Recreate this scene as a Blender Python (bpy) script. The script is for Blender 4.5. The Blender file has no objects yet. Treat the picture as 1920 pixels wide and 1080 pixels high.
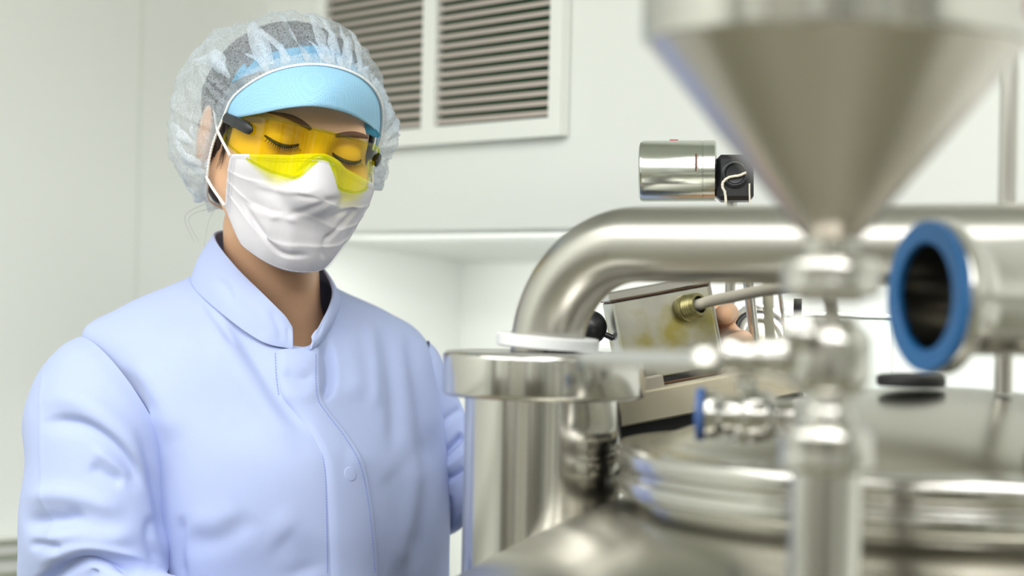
import bpy, math, random
import numpy as np
from mathutils import Matrix, Vector, noise as mnoise
from mathutils.bvhtree import BVHTree

random.seed(7)
rng = np.random.default_rng(7)
SC = bpy.context.scene
COL = SC.collection

# ------------------------------------------------------------------ camera
FPX = 3733.0
LENS = 70.0
CAM = np.array([0.0, 0.0, 1.42])
ROLL = math.radians(1.2)
CR = np.array([math.cos(ROLL), 0.0, math.sin(ROLL)])
CU = np.array([-math.sin(ROLL), 0.0, math.cos(ROLL)])
CF = np.array([0.0, 1.0, 0.0])
cd = bpy.data.cameras.new('camera')
cam = bpy.data.objects.new('camera', cd)
COL.objects.link(cam)
cd.sensor_width = 36.0
cd.lens = LENS
cd.clip_start = 0.05
cam.matrix_world = Matrix(((CR[0], CU[0], -CF[0], CAM[0]), (CR[1], CU[1], -CF[1], CAM[1]),
                           (CR[2], CU[2], -CF[2], CAM[2]), (0, 0, 0, 1)))
cd.dof.use_dof = True
cd.dof.focus_distance = 1.83
cd.dof.aperture_fstop = 2.95
SC.camera = cam

# ------------------------------------------------------------------ room frame, lights, exposure
TH = math.radians(39.0)
E1 = np.array([math.sin(TH), -math.cos(TH), 0.0])      # along the vent wall, towards the camera side
E2 = np.array([-math.cos(TH), -math.sin(TH), 0.0])     # out of the vent wall, into the room
CORNER = np.array([-0.342, 2.744, 0.0])


def room(a, b, z):
    return CORNER + E1 * a + E2 * b + np.array([0, 0, z])


VT = SC.view_settings
SC.display_settings.display_device = 'sRGB'
VT.view_transform = 'Standard'
VT.look = 'None'
VT.gamma = 1.0
VT.use_curve_mapping = False
VT.exposure = 0.62
SC.cycles.max_bounces = 10
SC.cycles.transparent_max_bounces = 24
SC.cycles.caustics_reflective = False
SC.cycles.caustics_refractive = False
SC.cycles.sample_clamp_indirect = 6.0

W = bpy.data.worlds.new('world')
SC.world = W
W.use_nodes = True
W.node_tree.nodes['Background'].inputs[0].default_value = (0.9, 0.95, 1.0, 1)
W.node_tree.nodes['Background'].inputs[1].default_value = 0.05


def area_light(name, p, size, sizey, power, col, target=None):
    ld = bpy.data.lights.new(name, 'AREA')
    ld.shape = 'RECTANGLE'
    ld.size, ld.size_y = size, sizey
    ld.energy = power
    ld.color = col
    o = bpy.data.objects.new(name, ld)
    COL.objects.link(o)
    o.location = tuple(p)
    if target is None:
        o.rotation_euler = (0, 0, math.atan2(E1[1], E1[0]))
    else:
        d = Vector(tuple(np.array(target) - np.array(p)))
        o.rotation_euler = d.to_track_quat('-Z', 'Y').to_euler()
    return o


LC = (0.99, 1.0, 0.985)
for i, (a, b, pw) in enumerate([(0.85, 1.9, 12), (2.35, 1.3, 24), (3.9, 1.3, 26), (0.9, 3.3, 26), (2.5, 3.2, 26), (4.2, 3.2, 26)]):
    area_light('ceiling_panel_lamp', room(a, b, 2.57), 1.5, 1.0, pw, LC)
# unseen fill light added under the soffit to brighten the recess
area_light('recess_fill_light', room(1.3, -0.03, 1.478), 2.4, 0.03, 5.0, LC, room(1.3, -.30, .9))


# ------------------------------------------------------------------ helpers
def P(px, py, d):
    x = (px - 960.0) / FPX * d
    y = (540.0 - py) / FPX * d
    return CAM + CR * x + CU * y + CF * d


def pix(v):
    q = np.asarray(v) - CAM
    d = q @ CF
    return np.stack([960 + FPX * (q @ CR) / d, 540 - FPX * (q @ CU) / d], -1)


def unit(v):
    v = np.asarray(v, float)
    return v / np.linalg.norm(v)


def crom(pts, n, closed=False):
    """Catmull-Rom through pts (k,3), n samples; centripetal-free, chord weighted in parameter."""
    pts = np.asarray(pts, float)
    k = len(pts)
    if closed:
        t = np.arange(n) / n * k
        i = np.floor(t).astype(int)
        f = (t - i)[:, None]
        p0, p1, p2, p3 = pts[(i - 1) % k], pts[i % k], pts[(i + 1) % k], pts[(i + 2) % k]
    else:
        t = np.linspace(0, k - 1, n)
        i = np.clip(np.floor(t).astype(int), 0, k - 2)
        f = (t - i)[:, None]
        ext = np.concatenate([[2 * pts[0] - pts[1]], pts, [2 * pts[-1] - pts[-2]]])
        p0, p1, p2, p3 = ext[i], ext[i + 1], ext[i + 2], ext[i + 3]
    return 0.5 * (2 * p1 + (p2 - p0) * f + (2 * p0 - 5 * p1 + 4 * p2 - p3) * f ** 2 + (3 * p1 - p0 - 3 * p2 + p3) * f ** 3)


def resample(pts, n):
    pts = np.asarray(pts, float)
    s = np.concatenate([[0], np.cumsum(np.linalg.norm(np.diff(pts, axis=0), axis=1))])
    t = np.linspace(0, s[-1], n)
    return np.stack([np.interp(t, s, pts[:, k]) for k in range(pts.shape[1])], 1)


def thing(name, label, cat, loc=(0, 0, 0), group=None):
    o = bpy.data.objects.new(name, None)
    o.empty_display_size = 0.05
    COL.objects.link(o)
    o.location = tuple(loc)
    o['label'] = label
    o['category'] = cat
    if group:
        o['group'] = group
    return o


def tag(o, label, cat, group=None):
    o['label'] = label
    o['category'] = cat
    if group:
        o['group'] = group
    return o


def world_loc(o):
    v = np.zeros(3)
    while o is not None:
        v = v + np.array(o.location)
        o = o.parent
    return v


def mk(name, V, F, mat, parent=None, smooth=True, label=None, kind=None):
    """one mesh object from WORLD coordinates; its origin is put at the mean of its vertices"""
    V = np.asarray(V, float)
    c = V.mean(0)
    me = bpy.data.meshes.new(name)
    me.from_pydata((V - c).tolist(), [], [tuple(int(i) for i in f) for f in F])
    me.materials.append(mat)
    if smooth:
        me.polygons.foreach_set('use_smooth', [True] * len(me.polygons))
    me.validate()
    me.update()
    o = bpy.data.objects.new(name, me)
    COL.objects.link(o)
    if parent is not None:
        o.parent = parent
        c = c - world_loc(parent)
    o.location = tuple(c)
    if label:
        o['label'] = label
    if kind:
        o['kind'] = kind
    return o


def edge_sharp(o, deg=35):
    try:
        o.data.set_sharp_from_angle(angle=math.radians(deg))
    except Exception:
        pass
    return o


def grid_faces(nr, nc, wrap=False, flip=False):
    F = []
    for i in range(nr - 1):
        for j in range(nc if wrap else nc - 1):
            a, b = i * nc + j, i * nc + (j + 1) % nc
            f = (a, b, b + nc, a + nc)
            F.append(f[::-1] if flip else f)
    return F


def lathe(profile, origin, axis, n=56, ref=None):
    """profile: list of (radius, height along axis). Returns V, F (closed round)."""
    axis = unit(axis)
    ref = np.array([0, 0, 1.0]) if ref is None else np.asarray(ref, float)
    if abs(axis @ unit(ref)) > 0.95:
        ref = np.array([1.0, 0, 0])
    u = unit(np.cross(ref, axis))
    w = np.cross(axis, u)
    ang = np.arange(n) / n * 2 * math.pi
    ring = np.cos(ang)[:, None] * u + np.sin(ang)[:, None] * w
    V, F = [], []
    for r, h in profile:
        V.append(np.asarray(origin) + axis * h + ring * max(r, 1e-5))
    V = np.concatenate(V)
    return V, grid_faces(len(profile), n, True)


def bev(profile, b=0.0008):
    """soften the corners of a lathe profile"""
    p = [np.array(q, float) for q in profile]
    out = [p[0]]
    for i in range(1, len(p) - 1):
        a, c, d = p[i - 1], p[i], p[i + 1]
        l1, l2 = np.linalg.norm(a - c), np.linalg.norm(d - c)
        if l1 < 1e-6 or l2 < 1e-6:
            out.append(c)
            continue
        k = min(b, l1 * .4, l2 * .4)
        c1, c2 = c + (a - c) / l1 * k, c + (d - c) / l2 * k
        out += [c1, (c1 + c2 + 2 * c) / 4, c2]
    out.append(p[-1])
    return [tuple(q) for q in out]


def lathe_obj(name, profile, origin, axis, mat, parent=None, n=56, b=0.0008, label=None, deg=30):
    V, F = lathe(bev(profile, b) if b else profile, origin, axis, n)
    return edge_sharp(mk(name, V, F, mat, parent, label=label), deg)


def tube(path, rad, n=16, cap=True):
    path = np.asarray(path, float)
    m = len(path)
    rad = np.full(m, rad) if np.isscalar(rad) else np.asarray(rad, float)
    T = np.gradient(path, axis=0)
    T /= np.linalg.norm(T, axis=1)[:, None]
    ref = np.array([0, 0, 1.0]) if abs(T[0][2]) < .9 else np.array([1.0, 0, 0])
    u = unit(np.cross(ref, T[0]))
    V = []
    ang = np.arange(n) / n * 2 * math.pi
    for i in range(m):
        u = unit(u - T[i] * (u @ T[i]))
        w = np.cross(T[i], u)
        V.append(path[i] + rad[i] * (np.cos(ang)[:, None] * u + np.sin(ang)[:, None] * w))
    V = np.concatenate(V)
    F = grid_faces(m, n, True)
    if cap:
        F.append(tuple(range(n))[::-1])
        F.append(tuple((m - 1) * n + k for k in range(n)))
    return V, F


def tube_obj(name, path, rad, mat, parent=None, n=16, label=None):
    V, F = tube(path, rad, n)
    return edge_sharp(mk(name, V, F, mat, parent, label=label), 50)


def box(c, ax, ay, az, sx, sy, sz, b=0.0):
    """bevelled box (chamfered): centre, unit axes, full sizes"""
    c = np.asarray(c, float)
    A = [np.asarray(ax) * sx / 2, np.asarray(ay) * sy / 2, np.asarray(az) * sz / 2]
    if b <= 0:
        V = [c + i * A[0] + j * A[1] + k * A[2] for i in (-1, 1) for j in (-1, 1) for k in (-1, 1)]
        F = [(0, 1, 3, 2), (4, 6, 7, 5), (0, 4, 5, 1), (2, 3, 7, 6), (0, 2, 6, 4), (1, 5, 7, 3)]
        return np.array(V), F
    U = [np.asarray(ax), np.asarray(ay), np.asarray(az)]
    V, idx = [], {}
    for i in (-1, 1):
        for j in (-1, 1):
            for k in (-1, 1):
                s = (i, j, k)
                for m in range(3):   # three verts per corner: pulled in along the two other axes
                    p = c + i * A[0] + j * A[1] + k * A[2]
                    for q in range(3):
                        if q != m:
                            p = p - U[q] * s[q] * b
                    idx[(s, m)] = len(V)
                    V.append(p)
    F = []
    for m in range(3):
        o = [q for q in range(3) if q != m]
        for sg in (-1, 1):
            loop = []
            for a, bb in ((-1, -1), (1, -1), (1, 1), (-1, 1)):
                s = [0, 0, 0]
                s[m] = sg
                s[o[0]] = a
                s[o[1]] = bb
                loop.append(idx[(tuple(s), m)])
            F.append(loop)
    for e in range(3):
        o = [q for q in range(3) if q != e]
        for a in (-1, 1):
            for bb in (-1, 1):
                s0, s1 = [0, 0, 0], [0, 0, 0]
                for s, v in ((s0, -1), (s1, 1)):
                    s[e] = v
                    s[o[0]] = a
                    s[o[1]] = bb
                s0, s1 = tuple(s0), tuple(s1)
                F.append((idx[(s0, o[0])], idx[(s1, o[0])], idx[(s1, o[1])], idx[(s0, o[1])]))
    for i in (-1, 1):
        for j in (-1, 1):
            for k in (-1, 1):
                F.append(tuple(idx[((i, j, k), m)] for m in range(3)))
    # consistent outward winding
    V = np.array(V)
    G = []
    for f in F:
        q = V[list(f)]
        nrm = np.cross(q[1] - q[0], q[2] - q[0])
        G.append(tuple(f) if nrm @ (q.mean(0) - c) > 0 else tuple(f)[::-1])
    return V, G


def box_obj(name, c, ax, ay, az, sx, sy, sz, mat, parent=None, b=0.0, label=None, kind=None):
    V, F = box(c, ax, ay, az, sx, sy, sz, b)
    return mk(name, V, F, mat, parent, smooth=False, label=label, kind=kind)


def join(parts):
    V, F, o = [], [], 0
    for v, f in parts:
        V.append(np.asarray(v))
        F += [tuple(i + o for i in q) for q in f]
        o += len(v)
    return np.concatenate(V), F


X3, Y3, Z3 = np.array([1., 0, 0]), np.array([0, 1., 0]), np.array([0, 0, 1.])


# ------------------------------------------------------------------ materials
def srgb(r, g, b):
    return tuple(((c / 255) / 12.92 if c / 255 <= .04045 else ((c / 255 + .055) / 1.055) ** 2.4) for c in (r, g, b)) + (1.0,)


def mat(name, col, rough=.5, metal=0.0, noise=None, bump=0.0, bscale=200.0, spec=.5, sss=0.0, stretch=None, coat=0.0, sheen=0.0, rvar=0.0):
    m = bpy.data.materials.new(name)
    m.use_nodes = True
    nt = m.node_tree
    b = nt.nodes['Principled BSDF']
    b.inputs['Base Color'].default_value = col
    b.inputs['Roughness'].default_value = rough
    b.inputs['Metallic'].default_value = metal
    b.inputs['Specular IOR Level'].default_value = spec
    if coat:
        b.inputs['Coat Weight'].default_value = coat
    if sheen:
        b.inputs['Sheen Weight'].default_value = sheen
    if sss:
        b.inputs['Subsurface Weight'].default_value = sss
        b.inputs['Subsurface Radius'].default_value = (0.012, 0.005, 0.003)
        b.inputs['Subsurface Scale'].default_value = 1.0
    tc = nt.nodes.new('ShaderNodeTexCoord')
    mp = nt.nodes.new('ShaderNodeMapping')
    nt.links.new(tc.outputs['Object'], mp.inputs[0])
    if stretch:
        mp.inputs['Scale'].default_value = stretch
    if noise:
        amt, sc = noise
        nz = nt.nodes.new('ShaderNodeTexNoise')
        nz.inputs['Scale'].default_value = sc
        nz.inputs['Detail'].default_value = 5
        nt.links.new(mp.outputs[0], nz.inputs['Vector'])
        mx = nt.nodes.new('ShaderNodeMix')
        mx.data_type = 'RGBA'
        mx.inputs['A'].default_value = tuple(c * (1 - amt) for c in col[:3]) + (1,)
        mx.inputs['B'].default_value = tuple(min(1, c * (1 + amt)) for c in col[:3]) + (1,)
        nt.links.new(nz.outputs['Fac'], mx.inputs['Factor'])
        nt.links.new(mx.outputs['Result'], b.inputs['Base Color'])
        if rvar:
            mr = nt.nodes.new('ShaderNodeMapRange')
            mr.inputs['To Min'].default_value = max(.02, rough - rvar)
            mr.inputs['To Max'].default_value = rough + rvar
            nt.links.new(nz.outputs['Fac'], mr.inputs['Value'])
            nt.links.new(mr.outputs[0], b.inputs['Roughness'])
    if bump:
        nz = nt.nodes.new('ShaderNodeTexNoise')
        nz.inputs['Scale'].default_value = bscale
        nz.inputs['Detail'].default_value = 3
        nt.links.new(mp.outputs[0], nz.inputs['Vector'])
        bp = nt.nodes.new('ShaderNodeBump')
        bp.inputs['Strength'].default_value = bump
        bp.inputs['Distance'].default_value = .001
        nt.links.new(nz.outputs['Fac'], bp.inputs['Height'])
        nt.links.new(bp.outputs[0], b.inputs['Normal'])
    return m


M_WALL = mat('white wall panel', srgb(230, 232, 227), .45, noise=(.012, 2.5), spec=.3)
M_SOFF = mat('white soffit board', srgb(230, 232, 227), .5, noise=(.012, 2.5), spec=.3)
M_JOINT = mat('panel joint', srgb(216, 220, 212), .5)
M_FLOOR = mat('grey green floor', srgb(118, 117, 100), .35, noise=(.08, 3))
M_CEIL = mat('white ceiling', srgb(235, 238, 232), .6)
M_REFLDARK = mat('dark reflection panel', srgb(92, 88, 78), .4)  # for the unseen dark panels added to show in the steel
M_REFLGREY = mat('grey reflection panel', srgb(168, 166, 156), .4)  # lighter grey for the unseen panels added for reflections
M_VENTFR = mat('vent frame paint', srgb(234, 236, 230), .4)
M_SLAT = mat('taupe vent slat', srgb(190, 178, 170), .5)
M_VENTBK = mat('dark green vent filter', srgb(6, 74, 38), .9)
M_RAIL = mat('grey rail', srgb(206, 206, 200), .4)
M_RAILD = mat('rail groove', srgb(150, 155, 138), .6)

M_STEEL = mat('brushed steel', (.50, .482, .445, 1), .30, 1.0, noise=(.06, 6), rvar=.04)
M_STEELP = mat('polished steel', (.54, .525, .49, 1), .17, 1.0, noise=(.05, 5), rvar=.03)
M_HOPPER = mat('satin hopper steel', (.50, .465, .415, 1), .23, 1.0, noise=(.05, 5), rvar=.03)
M_DOME = mat('dished head steel', (.47, .455, .40, 1), .25, 1.0, noise=(.12, 7), rvar=.07)
M_BOX = mat('stained steel plate', (.50, .49, .43, 1), .36, 1.0, noise=(.35, 24), rvar=.08)
_nt = M_BOX.node_tree
_mx = [n for n in _nt.nodes if n.type == 'MIX'][0]
_nz = _nt.nodes.new('ShaderNodeTexNoise')
_nz.inputs['Scale'].default_value = 17
_nz.inputs['Detail'].default_value = 4
_tc = [n for n in _nt.nodes if n.type == 'TEX_COORD'][0]
_nt.links.new(_tc.outputs['Object'], _nz.inputs['Vector'])
_rp = _nt.nodes.new('ShaderNodeMapRange')
_rp.inputs['From Min'].default_value = .50
_rp.inputs['From Max'].default_value = .66
_nt.links.new(_nz.outputs['Fac'], _rp.inputs['Value'])
_m2 = _nt.nodes.new('ShaderNodeMix')
_m2.data_type = 'RGBA'
_m2.inputs['B'].default_value = (.36, .31, .10, 1)
_nt.links.new(_rp.outputs[0], _m2.inputs['Factor'])
_nt.links.new(_mx.outputs['Result'], _m2.inputs['A'])
_nt.links.new(_m2.outputs['Result'], _nt.nodes['Principled BSDF'].inputs['Base Color'])
M_BEAM = mat('beige beam', srgb(222, 211, 184), .45, .0, noise=(.08, 20))
M_WHITE = mat('white gasket', srgb(240, 240, 240), .35)
M_LEVER = mat('satin lever', (.60, .61, .61, 1), .38, 1.0)
M_BLUEG = mat('blue silicone', srgb(22, 100, 162), .35, noise=(.06, 20))
M_BLUEM = mat('dull blue rubber', srgb(70, 100, 158), .5)
M_BLACK = mat('black rubber', srgb(20, 20, 24), .45)
M_BLACKP = mat('black plastic', srgb(24, 25, 30), .35)
M_BRASS = mat('brass gland', (.25, .225, .105, 1), .40, 1.0)
M_CABLE = mat('grey cable', srgb(188, 180, 165), .5)
M_HOSE = mat('beige hose', srgb(176, 172, 150), .4)
M_RED = mat('red sticker', srgb(190, 70, 80), .5)
M_WIRE = mat('white wire', srgb(226, 218, 200), .6)
M_GREYCAB = mat('grey housing', srgb(190, 196, 190), .45)
M_COPPER = mat('dark slot', srgb(96, 62, 44), .5)

M_COAT = mat('light blue cotton', srgb(178, 190, 229), .9, noise=(.02, 60), bump=.12, bscale=900, spec=.08, sheen=.1)
M_STITCH = mat('blue thread', srgb(142, 160, 220), .8)
M_SKIN = mat('skin', srgb(222, 177, 143), .5, noise=(.05, 40), bump=.05, bscale=500, spec=.35, sss=.12)
M_HAIR = mat('dark brown hair', srgb(52, 38, 36), .5, noise=(.3, 60), bump=.5, bscale=80, stretch=(1, 1, 8))
M_MASK = mat('white nonwoven mask', srgb(216, 213, 219), .85, noise=(.015, 120), bump=.10, bscale=700, spec=.15)
M_LOOP = mat('white elastic', srgb(240, 238, 234), .8)
M_LASH = mat('dark lashes', srgb(30, 22, 20), .6)
M_BROW = mat('brown eyebrow', srgb(104, 74, 58), .8)
M_TROUS = mat('white trousers', srgb(222, 226, 232), .8)
M_SHOE = mat('white clog', srgb(230, 230, 228), .4)


def visor_mat():
    m = mat('sky blue visor mesh', srgb(150, 198, 230), .6, spec=.3)
    nt = m.node_tree
    b = nt.nodes['Principled BSDF']
    tc = nt.nodes.new('ShaderNodeTexCoord')
    v = nt.nodes.new('ShaderNodeTexVoronoi')
    v.inputs['Scale'].default_value = 520
    v.inputs['Randomness'].default_value = .15
    nt.links.new(tc.outputs['Object'], v.inputs['Vector'])
    r = nt.nodes.new('ShaderNodeValToRGB')
    r.color_ramp.elements[0].position = .10
    r.color_ramp.elements[0].color = srgb(112, 172, 214)
    r.color_ramp.elements[1].position = .42
    r.color_ramp.elements[1].color = srgb(156, 203, 233)
    nt.links.new(v.outputs['Distance'], r.inputs[0])
    nt.links.new(r.outputs[0], b.inputs['Base Color'])
    return m


def lens_mat(name, col, rough=.03, gl=.5):
    m = bpy.data.materials.new(name)
    m.use_nodes = True
    nt = m.node_tree
    nt.nodes.remove(nt.nodes['Principled BSDF'])
    out = nt.nodes['Material Output']
    tr = nt.nodes.new('ShaderNodeBsdfTransparent')
    tr.inputs[0].default_value = col
    g = nt.nodes.new('ShaderNodeBsdfGlossy')
    g.inputs['Roughness'].default_value = rough
    fr = nt.nodes.new('ShaderNodeFresnel')
    fr.inputs[0].default_value = 1.42
    mx = nt.nodes.new('ShaderNodeMixShader')
    ge = nt.nodes.new('ShaderNodeNewGeometry')
    iv = nt.nodes.new('ShaderNodeMath')
    iv.operation = 'SUBTRACT'
    iv.inputs[0].default_value = 1.0
    nt.links.new(ge.outputs['Backfacing'], iv.inputs[1])
    mu = nt.nodes.new('ShaderNodeMath')
    mu.operation = 'MULTIPLY'
    nt.links.new(fr.outputs[0], mu.inputs[0])
    nt.links.new(iv.outputs[0], mu.inputs[1])
    nt.links.new(mu.outputs[0], mx.inputs[0])
    nt.links.new(tr.outputs[0], mx.inputs[1])
    nt.links.new(g.outputs[0], mx.inputs[2])
    nt.links.new(mx.outputs[0], out.inputs[0])
    return m


def net_mat(base=.10, fib=.42, nm='white nonwoven hair net'):
    """thin non-woven: random white fibres, in between see-through"""
    m = bpy.data.materials.new(nm)
    m.use_nodes = True
    nt = m.node_tree
    nt.nodes.remove(nt.nodes['Principled BSDF'])
    out = nt.nodes['Material Output']
    tc = nt.nodes.new('ShaderNodeTexCoord')
    facs = []
    for k, (sc, st, wd) in enumerate([(620, (1, .16, .5), .085), (680, (.16, 1, .6), .085), (640, (.7, .5, .16), .085)]):
        mp = nt.nodes.new('ShaderNodeMapping')
        mp.inputs['Scale'].default_value = st
        mp.inputs['Rotation'].default_value = (.5 * k, .8 * k + .3, 1.1 * k)
        nt.links.new(tc.outputs['Object'], mp.inputs[0])
        nz = nt.nodes.new('ShaderNodeTexNoise')
        nz.inputs['Scale'].default_value = sc
        nz.inputs['Detail'].default_value = 2
        nz.inputs['Distortion'].default_value = .5
        nt.links.new(mp.outputs[0], nz.inputs['Vector'])
        # |n-.5| small -> a fibre
        s = nt.nodes.new('ShaderNodeMath')
        s.operation = 'SUBTRACT'
        s.inputs[1].default_value = .5
        nt.links.new(nz.outputs['Fac'], s.inputs[0])
        a = nt.nodes.new('ShaderNodeMath')
        a.operation = 'ABSOLUTE'
        nt.links.new(s.outputs[0], a.inputs[0])
        mr = nt.nodes.new('ShaderNodeMapRange')
        mr.inputs['From Min'].default_value = 0
        mr.inputs['From Max'].default_value = wd
        mr.inputs['To Min'].default_value = fib
        mr.inputs['To Max'].default_value = 0
        nt.links.new(a.outputs[0], mr.inputs['Value'])
        facs.append(mr)
    add = nt.nodes.new('ShaderNodeMath')
    add.operation = 'MAXIMUM'
    nt.links.new(facs[0].outputs[0], add.inputs[0])
    nt.links.new(facs[1].outputs[0], add.inputs[1])
    add2 = nt.nodes.new('ShaderNodeMath')
    add2.operation = 'MAXIMUM'
    nt.links.new(add.outputs[0], add2.inputs[0])
    nt.links.new(facs[2].outputs[0], add2.inputs[1])
    add3 = nt.nodes.new('ShaderNodeMath')
    add3.operation = 'ADD'
    add3.use_clamp = True
    add3.inputs[1].default_value = base
    nt.links.new(add2.outputs[0], add3.inputs[0])
    df = nt.nodes.new('ShaderNodeBsdfDiffuse')
    df.inputs[0].default_value = (.80, .87, .94, 1)
    tl = nt.nodes.new('ShaderNodeBsdfTranslucent')
    tl.inputs[0].default_value = (.80, .87, .94, 1)
    m1 = nt.nodes.new('ShaderNodeMixShader')
    m1.inputs[0].default_value = .4
    nt.links.new(df.outputs[0], m1.inputs[1])
    nt.links.new(tl.outputs[0], m1.inputs[2])
    tr = nt.nodes.new('ShaderNodeBsdfTransparent')
    m2 = nt.nodes.new('ShaderNodeMixShader')
    nt.links.new(add3.outputs[0], m2.inputs[0])
    nt.links.new(tr.outputs[0], m2.inputs[1])
    nt.links.new(m1.outputs[0], m2.inputs[2])
    nt.links.new(m2.outputs[0], out.inputs[0])
    return m


M_VISOR = visor_mat()
M_VISORD = mat('blue visor lining', srgb(62, 168, 216), .6)
M_LENS = lens_mat('yellow lens', (.98, .93, .006, 1), .02)
M_LENSE = lens_mat('yellow green lens edge', (.88, .92, .02, 1), .05)
M_NET = net_mat()
M_NETF = net_mat(.30, .5, 'doubled nonwoven net')

# ------------------------------------------------------------------ room shell
CEIL = 2.6
A1, B1 = 6.0, 4.7
REC = -0.345         # depth of the recess under the soffit


def slab(name, a0, a1, b0, b1, z0, z1, m, parent=None, kind='structure'):
    c = room((a0 + a1) / 2, (b0 + b1) / 2, (z0 + z1) / 2)
    return box_obj(name, c, E1, E2, Z3, a1 - a0, b1 - b0, z1 - z0, m, parent, kind=kind)


slab('floor', -.1, A1 + .1, REC - .1, B1 + .1, -.1, 0, M_FLOOR)
slab('ceiling', -.1, A1 + .1, REC - .1, B1 + .1, CEIL, CEIL + .1, M_CEIL)
wl = slab('wall_left', -.1, 0, REC, B1, 0, CEIL, M_WALL)
slab('wall_right', A1, A1 + .1, REC, B1, 0, CEIL, M_WALL)
slab('wall_near', -.1, A1 + .1, B1, B1 + .1, 0, CEIL, M_WALL)
slab('wall_back', -.1, A1 + .1, REC - .1, REC, 0, 1.6, M_WALL)
# soffit box with the vent, its underside sloping down to the back
zf, zb = 1.4896, 1.4565
V = [room(a, b, z) for a in (0, A1) for (b, z) in ((0, zf), (0, CEIL), (REC, CEIL), (REC, zb))]
mk('wall_soffit', V, [(0, 1, 2, 3), (7, 6, 5, 4), (0, 4, 5, 1), (1, 5, 6, 2), (2, 6, 7, 3), (3, 7, 4, 0)], M_SOFF, None, False, kind='structure')
# joints in the left wall panels
for s in (.197, 1.4):
    slab('panel_joint', .0, .0008, s - .0015, s + .0015, .1, CEIL, M_JOINT, wl, None)
# rail along the left wall
d_rail = 2.50
zr = P(16, 1040, d_rail)[2]
rail = slab('trim_1', 0, .035, .3, B1, zr - .034, zr + .022, M_RAIL)
slab('rail_groove', .035, .0375, .3, B1, zr - .0025, zr + .0045, M_RAILD, rail, None)
slab('rail_groove', .035, .0375, .3, B1, zr + .0165, zr + .022, M_RAILD, rail, None)
slab('rail_groove', .035, .0375, .3, B1, zr - .034, zr - .018, M_RAILD, rail, None)
# grey panels and low dark blocks added behind the camera for steel reflections
slab('reflection_panel_1', 2.2, 3.2, B1 - .05, B1, 0, 2.1, M_REFLGREY)
slab('reflection_panel_2', A1 - .05, A1, .6, 1.7, 0, 2.1, M_REFLGREY)
slab('trim_2', .3, 1.7, B1 - .06, B1, .0, 1.1, M_REFLDARK)
slab('trim_3', 3.6, 5.6, B1 - .4, B1, .0, 1.0, M_REFLDARK)

# tall unseen strips behind the camera, added so the steel reflects stripes
for k, (a0, a1, hgt, mm) in enumerate([(.35, .75, 2.2, M_REFLDARK), (1.25, 1.5, 2.3, M_REFLGREY), (1.8, 2.05, 2.3, M_REFLDARK), (3.4, 3.65, 2.3, M_REFLDARK), (4.3, 4.9, 2.1, M_REFLGREY), (5.3, 5.6, 2.3, M_REFLDARK)]):
    slab('trim_%d' % (4 + k), a0, a1, B1 - .08, B1, 0, hgt, mm)
for k, (b0_, b1_, hgt, mm) in enumerate([(.1, .35, 2.3, M_REFLDARK), (2.1, 2.4, 2.3, M_REFLDARK), (2.9, 3.5, 2.1, M_REFLGREY), (4.0, 4.3, 2.3, M_REFLDARK)]):
    slab('trim_%d' % (10 + k), A1 - .08, A1, b0_, b1_, 0, hgt, mm)
# vent grille
vx0, vx1, vx2, vx3 = .158, .376, .403, .619
vz0, vz1 = 1.614, 2.03
vent = thing('vent_grille', 'white framed wall vent in two bays of slanted taupe slats', 'vent', room((vx0 + vx3) / 2, 0, vz0))


def vslab(name, a0, a1, b0, b1, z0, z1, m):
    c = room((a0 + a1) / 2, (b0 + b1) / 2, (z0 + z1) / 2)
    return box_obj(name, c, E1, E2, Z3, a1 - a0, b1 - b0, z1 - z0, m, vent)


vslab('backing', vx0, vx3, .001, .003, vz0, vz1, M_VENTBK)
fw = .021
vslab('frame_rail', vx0 - fw, vx3 + fw, .001, .014, vz0 - fw, vz0, M_VENTFR)
vslab('frame_rail', vx0 - fw, vx3 + fw, .001, .014, vz1, vz1 + fw, M_VENTFR)
vslab('frame_stile', vx0 - fw, vx0, .001, .014, vz0, vz1, M_VENTFR)
vslab('frame_stile', vx3, vx3 + fw, .001, .014, vz0, vz1, M_VENTFR)
vslab('mullion', vx1, vx2, .001, .014, vz0, vz1, M_VENTFR)
sp = .0114
first = None
for (a0, a1) in ((vx0, vx1), (vx2, vx3)):
    k = 0
    while vz0 + .008 + k * sp < vz1 - .004:
        z = vz0 + .006 + k * sp
        c = room((a0 + a1) / 2, .0085, z)
        if first is None:
            tilt = math.radians(62)
            ay = E2 * math.cos(tilt) - Z3 * math.sin(tilt)
            az = E2 * math.sin(tilt) + Z3 * math.cos(tilt)
            first = box_obj('slat', c, E1, ay, az, a1 - a0 - .0005, .0066, .0009, M_SLAT, vent)
        else:
            s = first.copy()
            COL.objects.link(s)
            s.location = tuple(c - world_loc(vent))
        k += 1

# ------------------------------------------------------------------ vessel (machine)
VX, VY = .33, 1.50
VC = np.array([VX, VY, 0.])


def zdome(r):
    return 1.309 - .83 * r * r


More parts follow.
